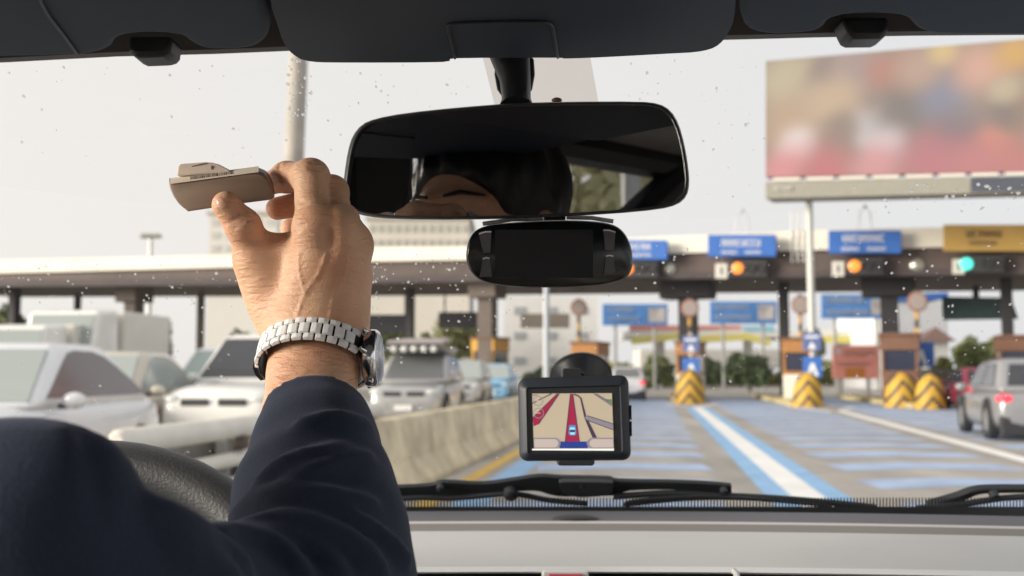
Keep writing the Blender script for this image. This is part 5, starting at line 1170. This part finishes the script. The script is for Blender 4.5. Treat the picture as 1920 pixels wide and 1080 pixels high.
def hand_sdf(P):
    d = None
    for a, b, ra, rb in PALM:
        e = cap(P, a, b, ra, rb); d = e if d is None else smin(d, e, .016)
    arm = chain(P, [(tuple(WR0.lerp(WR1, -1.6)), .0325), (tuple(WR0), .0288), (tuple(WR1), .0300)], .01, (tuple(DN), 1.36))
    d = smin(d, arm, .020)
    # first web between thumb and index, tendons, knuckles
    d = smin(d, cap(P, K(505, 500, .744), K(530, 470, .742), .0098, .0085), .016)
    for a, b in (((575, 600, .7315), (592, 445, .7190)), ((600, 600, .7295), (638, 440, .7215)), ((622, 606, .7325), (664, 470, .7325))):
        d = smin(d, cap(P, K(*a), K(*b), .0030, .0036), .009)
    for q, r in ((K(592, 432, .722), .0112), (K(635, 430, .724), .0118), (K(661, 460, .735), .0108)): d = smin(d, cap(P, q, q, r, r), .008)
    d = ssub(d, cap(P, K(612, 436, .7085), K(618, 470, .709), .0026, .0018), .008)
    f = None
    for nm, nodes in HAND.items():
        c = chain(P, nodes, .0035)
        for q, r in nodes[1:3]:                                   # joints a little thicker than the shafts
            c = smin(c, cap(P, q, q, r * 1.04, r * 1.04), .004)
        if nm == 'index': c = smin(c, cap(P, nodes[0][0], nodes[0][0], .0125, .0125), .006)
        kk = .012 if nm == 'thumb' else .0075
        f = smin(d, c, kk) if f is None else np.minimum(f, smin(d, c, kk))
    return f
def march(fn, px, py, t0, t1, n=160):
    dr = np.array(ray(px, py)); o = np.array(CAM); ts = np.linspace(t0, t1, n); P = (o + ts[:, None] * dr).astype(np.float32)
    v = fn(P); i = np.argmax(v < 0) if (v < 0).any() else None
    if i is None or i == 0: return None
    t = ts[i - 1] + (ts[i] - ts[i - 1]) * v[i - 1] / (v[i - 1] - v[i]); return o + t * dr
CREASE = []
def carve(pts, r):
    q = [march(hand_sdf, a, b, .6, .85) for a, b in curve_pts(pts, 3)]
    q = [x for x in q if x is not None]
    for a, b in zip(q[:-1], q[1:]):
        if np.linalg.norm(a - b) < .02: CREASE.append((a, b, r))
for pts, r in (([(434, 424), (444, 416), (452, 402)], .0004), ([(430, 418), (440, 411), (447, 398)], .0004), ([(438, 430), (450, 420), (458, 412)], .0004), ([(524, 306), (522, 318), (525, 330), (530, 345)], .0008),
               ([(557, 372), (560, 378), (570, 381)], .0007), ([(556, 392), (566, 388), (576, 380)], .0006), ([(583, 306), (592, 312), (604, 311)], .0006), ([(578, 312), (590, 318), (606, 318)], .0006), ([(580, 302), (593, 305), (603, 304)], .0005),
               ([(540, 446), (556, 432), (572, 420)], .0006), ([(625, 372), (640, 380), (650, 392)], .0005)):
    carve(pts, r)
VEIN = []
for pts in ([(556, 596), (572, 550), (598, 512), (612, 474)], [(618, 600), (626, 556), (646, 512), (650, 480)], [(572, 550), (560, 505), (562, 470)]):
    q = [march(hand_sdf, a, b, .6, .85) for a, b in curve_pts(pts, 4)]; q = [x for x in q if x is not None]
    VEIN += list(zip(q[:-1], q[1:]))
def hand_full(P):
    d = hand_sdf(P)
    if CREASE:
        near = np.abs(d) < .006; Q = P[near]; dd = d[near]
        for a, b in VEIN: dd = smin(dd, cap(Q, a, b, .0002, .0002), .0020)
        for a, b, r in CREASE: dd = ssub(dd, cap(Q, a, b, r, r), .0016)
        d = d.copy(); d[near] = dd
    return d
pts_ = [Vector(q) for c in HAND.values() for q, r in c] + [WR0.lerp(WR1, -1.5)]
lo = [min(p[i] for p in pts_) - .036 for i in range(3)]; hi = [max(p[i] for p in pts_) + .036 for i in range(3)]
hand_mesh = surface_nets(hand_full, lo, hi, .0012)

# torso, neck, head, arms beneath the clothes (coarser), one continuous skin with the hand
NECK = HC + Vector((0, -.03, -.205)); SHR = W(30, 1022, .42); SHL = Vector((2 * HC.x - SHR.x, .40, SHR.z)); UAM = W(300, 1265, .47)
def v3(p): return tuple(p)
HROT = Matrix.Rotation(R(-12), 3, 'Z'); HRn = np.array(HROT, np.float32)
def HO(x, y, z): return HC + HROT @ Vector((x, y, z))
def head_sdf(P):
    h = HC; P = (P - np.array(HC, np.float32)) @ HRn + np.array(HC, np.float32)
    d = ellip(P, v3(h + Vector((0, -.012, .035))), (.076, .095, .088))
    d = smin(d, ellip(P, v3(h + Vector((0, .018, -.045))), (.062, .075, .078)), .035)
    d = smin(d, cap(P, v3(h + Vector((0, .06, -.105))), v3(h + Vector((0, .062, -.10))), .026, .026), .03)
    d = smin(d, cap(P, v3(h + Vector((0, .088, -.002))), v3(h + Vector((0, .113, -.042))), .009, .013), .012)
    for s in (-1, 1):
        d = smin(d, cap(P, v3(h + Vector((s * .012, .085, .018))), v3(h + Vector((s * .048, .070, .014))), .009, .008), .014)
        d = ssub(d, cap(P, v3(h + Vector((s * .032, .098, -.004))), v3(h + Vector((s * .034, .098, -.004))), .014, .014), .012)
        d = smin(d, ellip(P, v3(h + Vector((s * .080, -.012, -.012))), (.012, .020, .032)), .008)
        d = smin(d, cap(P, v3(h + Vector((s * .012, .098, -.048))), v3(h + Vector((s * .014, .097, -.047))), .007, .007), .006)
    d = smin(d, cap(P, v3(h + Vector((-.02, .086, -.073))), v3(h + Vector((.02, .086, -.073))), .007, .007), .008)
    return d
def body_sdf(P):
    d = head_sdf(P)
    d = smin(d, cap(P, v3(HC + Vector((0, -.02, -.06))), v3(NECK + Vector((0, -.02, -.04))), .052, .058), .02)
    d = smin(d, cap(P, v3(NECK + Vector((0, -.02, -.12))), v3(NECK + Vector((0, -.04, -.42))), .10, .11, ((0, 1, 0), 1.25)), .06)
    for S_ in (SHR, SHL): d = smin(d, cap(P, v3(NECK + Vector((0, -.01, -.08))), v3(S_ + Vector((0, 0, -.015))), .045, .035), .04)
    d = smin(d, chain(P, [(v3(SHR + Vector((0, 0, -.01))), .036), (v3(UAM), .036), (v3(ELB), .036), (v3(ELB.lerp(WR0, .62)), .031), (v3(WR0.lerp(WR1, -1.3)), .028)], .02), .02)
    d = smin(d, chain(P, [(v3(SHL), .035), (v3(SHL + Vector((-.05, .06, -.26))), .035), (v3(SHL + Vector((.02, .28, -.30))), .027)], .02), .02)
    return d
bm_lo = [HC.x - .34, .18, .72]; bm_hi = [WR0.x + .12, .80, HC.z + .16]
body_mesh = surface_nets(body_sdf, bm_lo, bm_hi, .006)
def flip(vf):
    v, f = vf; a, b, c = v[f[:, 0]], v[f[:, 1]], v[f[:, 2]]
    if (np.einsum('ij,ij->i', a - v.mean(0), np.cross(b - v.mean(0), c - v.mean(0)))).sum() < 0: f = f[:, ::-1]
    return v, f
body = net_object('body', [flip(hand_mesh), flip(body_mesh)], M_SKIN, driver, smooth_it=2)
# thumb nail
m = MB(); rgs = []
for rr_, lift in ((.08, .00045), (.55, .00045), (.9, .0003), (1.0, -.0003)):
    rg = []
    for k in range(14):
        a = 2 * PI * k / 14; x_, y_ = 8.5 * rr_ * math.cos(a), 13 * rr_ * math.sin(a); t_ = R(-28)
        q = march(hand_sdf, 414 + x_ * math.cos(t_) - y_ * math.sin(t_), 380 + x_ * math.sin(t_) + y_ * math.cos(t_), .6, .8, 400)
        if q is None: break
        q = Vector(q); rg.append(q + (CAM - q).normalized() * lift)
    if len(rg) == 14: rgs.append(rg)
if len(rgs) > 1:
    m.loft(rgs); m.build('thumb_nail', mat('nail', (.70, .40, .29), .28, spec=.55), body, smooth=True)
# face details (seen only dimly in the mirror)
M_EYE = mat('eye_white', (.35, .32, .30), .2); M_HAIR = mat('black_hair', (.010, .009, .009), .45, var=.2, vscale=60, bump=.6, bscale=300)
for s in (-1, 1):
    m = MB(); c = HO(s * .032, .070, -.004); m.ell(c, (.0125, .0125, .0125), 14, 10); e = m.build('eye', M_EYE, body, smooth=True)
    m = MB(); m.ell(c + HROT @ Vector((0, .0085, 0)), (.006, .006, .006), 12, 8); m.build('iris', M_HAIR, e, smooth=True)
    m = MB(); m.tube([HO(s * .012, .097, .021), HO(s * .032, .092, .0245), HO(s * .054, .074, .021)], [.0018, .0026, .0012], 8); m.build('eyebrow', M_HAIR, body, smooth=True)
def hair_sdf(P):
    P = (P - np.array(HC, np.float32)) @ HRn + np.array(HC, np.float32)
    d = ellip(P, v3(HC + Vector((0, -.02, .042))), (.092, .108, .100))
    n = .004 * np.sin(P[:, 0] * 190 + 3 * np.sin(P[:, 2] * 40)) * np.cos(P[:, 1] * 120)
    d = d + n
    pl = (P[:, 1] - (HC.y + .052)) * .75 - (P[:, 2] - (HC.z + .012)) * .62        # hairline
    d = np.maximum(d, pl); d = np.maximum(d, -(P[:, 2] - (HC.z - .055)) )
    return d
net_object('hair', [flip(surface_nets(hair_sdf, [HC.x - .12, HC.y - .15, HC.z - .08], [HC.x + .12, HC.y + .12, HC.z + .17], .005))], M_HAIR, driver)
m = MB(); rnd = random.Random(9)
for k in range(70):
    a = rnd.uniform(-.3, 1.9) ; sgn = rnd.choice((-1, 1)); ca = math.cos(a)
    p = HC + Vector((sgn * .092 * math.cos(a * .6), -.02 + rnd.uniform(-.05, .06), .042 + .095 * math.sin(a * .6)))
    q = p + Vector((sgn * rnd.uniform(.004, .014), rnd.uniform(.0, .015), -rnd.uniform(.02, .045))); m.tube([p, (p + q) / 2 + Vector((sgn * .006, 0, .006)), q], [.0003, .0003, .0001], 4)
m.build('stray_hair', M_HAIR, driver)

# ---- navy jacket
def jacket_mat():
    m = bpy.data.materials.new('navy_wool'); m.use_nodes = True; n = m.node_tree.nodes; l = m.node_tree.links; b = n['Principled BSDF']
    tc = n.new('ShaderNodeTexCoord'); no = n.new('ShaderNodeTexNoise'); no.inputs['Scale'].default_value = 620; no.inputs['Detail'].default_value = 2; l.new(tc.outputs['Object'], no.inputs['Vector'])
    r = n.new('ShaderNodeValToRGB'); r.color_ramp.elements[0].color = (.012, .019, .036, 1); r.color_ramp.elements[1].color = (.026, .034, .064, 1); l.new(no.outputs['Fac'], r.inputs[0]); l.new(r.outputs[0], b.inputs['Base Color'])
    b.inputs['Roughness'].default_value = .85; b.inputs['Specular IOR Level'].default_value = .25; b.inputs['Sheen Weight'].default_value = .2; b.inputs['Sheen Roughness'].default_value = .4; b.inputs['Sheen Tint'].default_value = (.55, .6, .85, 1)
    bp = n.new('ShaderNodeBump'); bp.inputs['Strength'].default_value = .5; bp.inputs['Distance'].default_value = .0008; l.new(no.outputs['Fac'], bp.inputs['Height']); l.new(bp.outputs[0], b.inputs['Normal']); return m
M_JACK = jacket_mat()
SLV = [K(589, 752, .700, .0288), K(596, 800, .690, .0335), K(594, 850, .668, .0388), K(592, 930, .632, .0440), K(598, 1010, .602, .0462), K(605, 1110, .575, .0465), (tuple(ELB), .0500)]
UPR = [(tuple(ELB), .0500), K(470, 1270, .520, .0530), (tuple(UAM), .0490), K(125, 1135, .44, .0480), (tuple(SHR), .0450)]
CUF = W(588, 776, .692)
FOLD = []
def sleeve_base(P):
    return smin(chain(P, SLV, .012), chain(P, UPR, .02), .012)
def jacket_base(P):
    d = sleeve_base(P)
    d = smin(d, cap(P, K(-60, 946, .42), K(108, 942, .42), .0315, .0305), .008)
    d = smin(d, cap(P, K(525, 1080, .57), K(360, 1095, .49), .024, .022), .02)
    d = smin(d, cap(P, v3(NECK + Vector((.02, -.03, -.098))), v3(SHR + Vector((-.05, 0, -.002))), .058, .047), .018)
    d = smin(d, cap(P, v3(NECK + Vector((-.02, -.03, -.098))), v3(SHL), .062, .049), .03)
    d = smin(d, cap(P, v3(NECK + Vector((0, -.03, -.16))), v3(NECK + Vector((0, -.05, -.46))), .15, .15, ((0, 1, 0), 1.2)), .06)
    d = smin(d, chain(P, [(v3(SHL), .05), (v3(SHL + Vector((-.05, .06, -.26))), .05), (v3(SHL + Vector((.02, .26, -.30))), .042)], .02), .02)
    return d
for pts, r, kk in (([(470, 948), (500, 905), (540, 875), (590, 853), (645, 838)], .0040, .010), ([(508, 955), (550, 910), (600, 880), (650, 862), (690, 858)], .0034, .009), ([(402, 998), (440, 968), (485, 948), (540, 940), (620, 933), (700, 944)], .0046, .012),
                   ([(412, 1004), (460, 992), (520, 985), (583, 990), (640, 1013), (702, 1060)], .0046, .011), ([(440, 1002), (490, 1012), (535, 1038), (575, 1080)], .0040, .010), ([(470, 1000), (540, 1010), (600, 1040), (640, 1080)], .0036, .010),
                   ([(280, 958), (310, 985), (350, 1007), (417, 1047), (455, 1082)], .0050, .014), ([(640, 962), (690, 985), (735, 1018), (760, 1050)], .0036, .010), ([(640, 1003), (690, 1035), (722, 1078)], .0034, .010), ([(560, 800), (620, 788), (690, 800)], .0026, .012), ([(330, 1040), (390, 1070), (430, 1100)], .004, .012)):
    q = [march(jacket_base, a, b, .2, .9, 260) for a, b in curve_pts(pts, 4)]
    q = [x for x in q if x is not None]
    for i, (a, b) in enumerate(zip(q[:-1], q[1:])):
        tt = (i + .5) / max(1, len(q) - 1); e = .82 * r * (.35 + .65 * math.sin(math.pi * min(1, .12 + .80 * tt)))
        if np.linalg.norm(a - b) < .05: FOLD.append((a, b, e, kk))
seam = [march(jacket_base, a, b, .2, .9, 260) for a, b in ((160, 800), (166, 815), (174, 850), (182, 900), (188, 960))]
seam = [x for x in seam if x is not None]
def jacket_sdf(P):
    d = jacket_base(P)
    near = d < .03; Q = P[near]; dd = d[near]
    for a, b, r, kk in FOLD: dd = smin(dd, cap(Q, a, b, r, r), kk * .72)
    for a, b in zip(seam[:-1], seam[1:]): dd = ssub(dd, cap(Q, a, b, .0022, .0022), .006)
    # gentle slack in the cloth
    dd = dd + .0016 * np.sin(Q[:, 0] * 70 + Q[:, 2] * 46) * np.sin(Q[:, 1] * 58 - Q[:, 2] * 30)
    d = d.copy(); d[near] = dd
    n = np.array(AX, np.float32); d = np.maximum(d, (P - np.array(CUF, np.float32)) @ n - .006)
    nk = np.array(NECK, np.float32); d = np.maximum(d, -(np.sqrt(((P - nk - np.array((0, .01, .0), np.float32))[:, :2] ** 2).sum(1)) - .072 + 5 * np.maximum(0, nk[2] - .07 - P[:, 2])))
    return d
jl = [HC.x - .36, .16, .80]; jh = [WR0.x + .13, .80, 1.36]
jm = surface_nets(jacket_sdf, jl, jh, .0038)
jo = net_object('jacket', [flip(jm)], M_JACK, driver, smooth_it=3)
# arm hair
m = MB(); rnd = random.Random(4)
for k in range(110):
    px, py = rnd.uniform(515, 655), rnd.uniform(645, 742); q = march(hand_sdf, px, py, .55, .85, 120)
    if q is None: continue
    q = Vector(q); a = rnd.uniform(-.9, .9); d_ = (RT * math.sin(a) + AX * -.4 * math.cos(a) + DN * .25).normalized() * rnd.uniform(.004, .009)
    m.tube([q, q + d_ * .5 + DN * .0006, q + d_], [.00009, .00008, .00003], 3)
m.build('arm_hair', mat('arm_hair_strand', (.10, .055, .03), .5), body)

# ================================================================ WRISTWATCH
wt = thing('wristwatch', 'silver link bracelet watch worn loosely on the raised wrist', 'wristwatch', W(590, 690, .72))
WC = W(590, 672, .7265); WA = (AX * .96 + RT * .0 + DN * .10).normalized(); WR_ = (RT - WA * RT.dot(WA)).normalized(); WD = WR_.cross(WA).normalized()
if WD.z < 0: WD = -WD
tl = R(-9); WR2 = WR_ * math.cos(tl) + WA * math.sin(tl) * 1.0; WR2.normalize(); WA2 = WR2.cross(WD); WA2 = WA2 if WA2.dot(WA) > 0 else -WA2
ea, eb = .0365, .0285
def el(a): return WC + WR2 * ea * math.cos(a) + WD * eb * math.sin(a)
def eln(a): return (WR2 * math.cos(a) / ea + WD * math.sin(a) / eb).normalized()
M_LINK = mat('whitened_steel_link', (.97, .965, .97), .34, metal=.08, var=.04, vscale=300); M_CASE = mat('watch_case_steel', (.62, .62, .63), .14, metal=1.); M_INNER = mat('bracelet_inner_steel', (.05, .05, .055), .25, metal=.8)  # links whitened, the mirrored sky is put into their colour
# angles with equal arc steps
NS = 27; fine = [2 * PI * i / 1440 for i in range(1441)]; cum = [0.]
for a, b in zip(fine[:-1], fine[1:]): cum.append(cum[-1] + (el(b) - el(a)).length)
def ang(s):
    s = s % cum[-1]; i = int(np.searchsorted(cum, s)); return fine[min(i, 1440)]
step = cum[-1] / NS
def link(m, s0, s1, w0, w1, th=.0024):
    a0, a1 = ang(s0), ang(s1); am = ang((s0 + s1) / 2); rings = []
    for a in (a0, am, a1):
        n_ = eln(a); b_ = el(a); bul = .0004 if a == am else 0
        rings.append([b_ + WA2 * w0, b_ + WA2 * w1, b_ + WA2 * (w1 - .0006 * (1 if w1 > w0 else -1)) + n_ * (th + bul), b_ + WA2 * (w0 + .0006 * (1 if w1 > w0 else -1)) + n_ * (th + bul)])
    m.loft(rings)
CA = R(3)                                             # where the case sits, on the little finger side
def s_of(a): return cum[int((a % (2 * PI)) / (2 * PI) * 1440)]
cs = s_of(CA)
m = MB(); mi_ = MB()
for k in range(NS):
    s0 = cs + step * k
    rel = min((s0 + step / 2 - cs) % cum[-1], (cs - s0 - step / 2) % cum[-1])
    if rel < .0155: continue
    gp_ = step * .085
    link(m, s0 + gp_, s0 + step - gp_, -.0098, -.0048); link(m, s0 + gp_, s0 + step - gp_, .0048, .0098)
    link(m, s0 + step * .5 + gp_, s0 + step * 1.5 - gp_, -.0046, .0046, .0026)
m.build('bracelet_links', M_LINK, wt, bevel=.0004)
m = MB(); rings = []
for k in range(96):
    a = ang(cum[-1] * k / 96); n_ = eln(a); b_ = el(a); rings.append([b_ + WA2 * -.0088 - n_ * .0006, b_ + WA2 * .0088 - n_ * .0006, b_ + WA2 * .0088 + n_ * .0012, b_ + WA2 * -.0088 + n_ * .0012])
m.loft(rings + [rings[0]], caps=False); m.build('bracelet_core', M_INNER, wt, smooth=True)
m = MB(); bs = s_of(R(192))
link(m, bs - .006, bs + .006, -.0104, .0104, .0042); m.build('clasp', M_CASE, wt, bevel=.0005)
cn_ = eln(CA); cb = el(CA) - cn_ * .0008
m = MB(); m.lathe(cb, cn_, [(.0165, -.001), (.0190, .0006), (.0196, .003), (.0194, .0066), (.0182, .0082), (.0172, .0088), (.0165, .0090), (.0160, .0086)], 40); case = m.build('case', M_CASE, wt, smooth=True)
m = MB(); m.lathe(cb + cn_ * .0084, cn_, [(.0160, 0), (.0160, .0002), (.0002, .0003)], 40); m.build('dial', mat('dial_pale', (.45, .52, .66), .12, metal=.5), case, smooth=True)
m = MB(); m.lathe(cb + cn_ * .0086, cn_, [(.0161, 0), (.0160, .0008), (.0150, .0011), (.0002, .0013)], 40); m.build('crystal', pane('watch_crystal', (.95, .97, 1.), .18), case, smooth=True)
m = MB(); m.lathe(cb + cn_ * .004 - WA2 * .0192, -WA2, [(.0022, 0), (.003, .0004), (.003, .003), (.0024, .0036), (.0002, .0036)], 16); m.build('crown', M_CASE, case, smooth=True)
tg = eln(CA).cross(WA2).normalized()
for s in (-1, 1):
    for e in (-1, 1):
        m = MB(); p0 = cb + WA2 * e * .0085 + tg * s * .013; m.tube([p0 + cn_ * .003, p0 + tg * s * .0035 + cn_ * .0018, p0 + tg * s * .0065 - cn_ * .0006], [.0024, .0022, .0016], 10); m.build('lug', M_CASE, case, smooth=True)

# ================================================================ TOLL TRANSPONDER
tr = thing('toll_transponder', 'beige toll transponder with a bar code pinched between thumb and fingers', 'transponder', W(415, 395, .73))
fo_ = curve_pts([(318, 346), (360, 341), (420, 332.5), (462, 326.5), (480, 325), (494, 329), (503, 339), (510, 356), (512, 372), (500, 376)], 2) + [(440, 383.5), (400, 390), (353, 397), (352, 396.6)] + curve_pts([(348, 393), (337, 384), (326, 369), (319, 353)], 2)
bo_ = [(x + (3 if x > 470 else 0) + (-1 if x < 330 else 0), y - 13 if y < 350 and x < 485 else (y - 11 if x >= 485 and y < 360 else y - 4)) for x, y in fo_]
YF, YB = .7335, .7500
def mid(f, b, t, yy): return [W(p[0] + (q[0] - p[0]) * t, p[1] + (q[1] - p[1]) * t, yy) for p, q in zip(f, b)]
m = MB(); m.loft([mid(inset(fo_, 3, 2.5), bo_, 0, YF - .0006), mid(inset(fo_, 1, .8), bo_, .0, YF - .0003), mid(fo_, bo_, .12, YF + .0008), mid(fo_, bo_, .9, YB - .001), mid(fo_, inset(bo_, 2, 2), 1.0, YB)])
M_TAG = mat('shaded_beige_plastic', (.22, .15, .108), .5, var=.03, vscale=30, bump=.15, bscale=1800)  # casing colour darkened to carry the shade of the front face
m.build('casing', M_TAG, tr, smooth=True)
# clip bracket on the top edge
clo = [(331, 329), (333, 312), (338, 307), (385, 303.5), (398, 304.5), (412, 308.5), (424, 315), (432, 319), (430, 324)]
m = MB(); m.prism([W(x, y, .7440) for x, y in clo], (0, .010, 0)); cl = m.build('clip_bracket', mat('pale_beige_plastic', (.66, .56, .48), .5), tr, bevel=.0009)
m = MB(); m.prism([W(359, 311.5, .7436), W(380, 306.3, .7436), W(389, 305.5, .7436), W(388, 307, .7436), W(360, 312.4, .7436)], (0, .0006, 0)); m.prism([W(395.5, 311, .7436), W(400, 310.5, .7436), W(398.5, 316.5, .7436), W(396.3, 317.5, .7436)], (0, .0006, 0)); m.build('clip_slot', mat('slot_brown', (.12, .06, .04), .6), cl)
# bar code on the top strip, whose lit edge is painted in paler beige

m = MB(); rnd = random.Random(2); x = 357.
top_y = lambda x: 340.8 - (x - 318) * .1335
def onTop(x, t):   # t 0 front .. 1 back on the sloping top strip
    yf = 346 - (x - 318) * .1355
    return W(x, yf - .12 * 13 - 13 * .78 * t, YF + .0008 + (YB - .001 - YF - .0008) * t) + Vector((0, -.0002, .00025))
while x < 437:
    wd = rnd.choice((.7, .7, 1.2, 1.7)); m.face([onTop(x, .15), onTop(x + wd, .15), onTop(x + wd, .72), onTop(x, .72)]); x += wd + rnd.choice((.8, 1.0, 1.6, 2.2))
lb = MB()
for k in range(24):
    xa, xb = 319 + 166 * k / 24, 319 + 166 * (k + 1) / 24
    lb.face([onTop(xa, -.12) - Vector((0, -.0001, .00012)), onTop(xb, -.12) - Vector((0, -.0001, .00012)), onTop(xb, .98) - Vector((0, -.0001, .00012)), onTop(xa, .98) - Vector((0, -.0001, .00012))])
lbo = lb.build('lit_top_strip', mat('lit_top_beige', (.80, .70, .58), .55), tr)
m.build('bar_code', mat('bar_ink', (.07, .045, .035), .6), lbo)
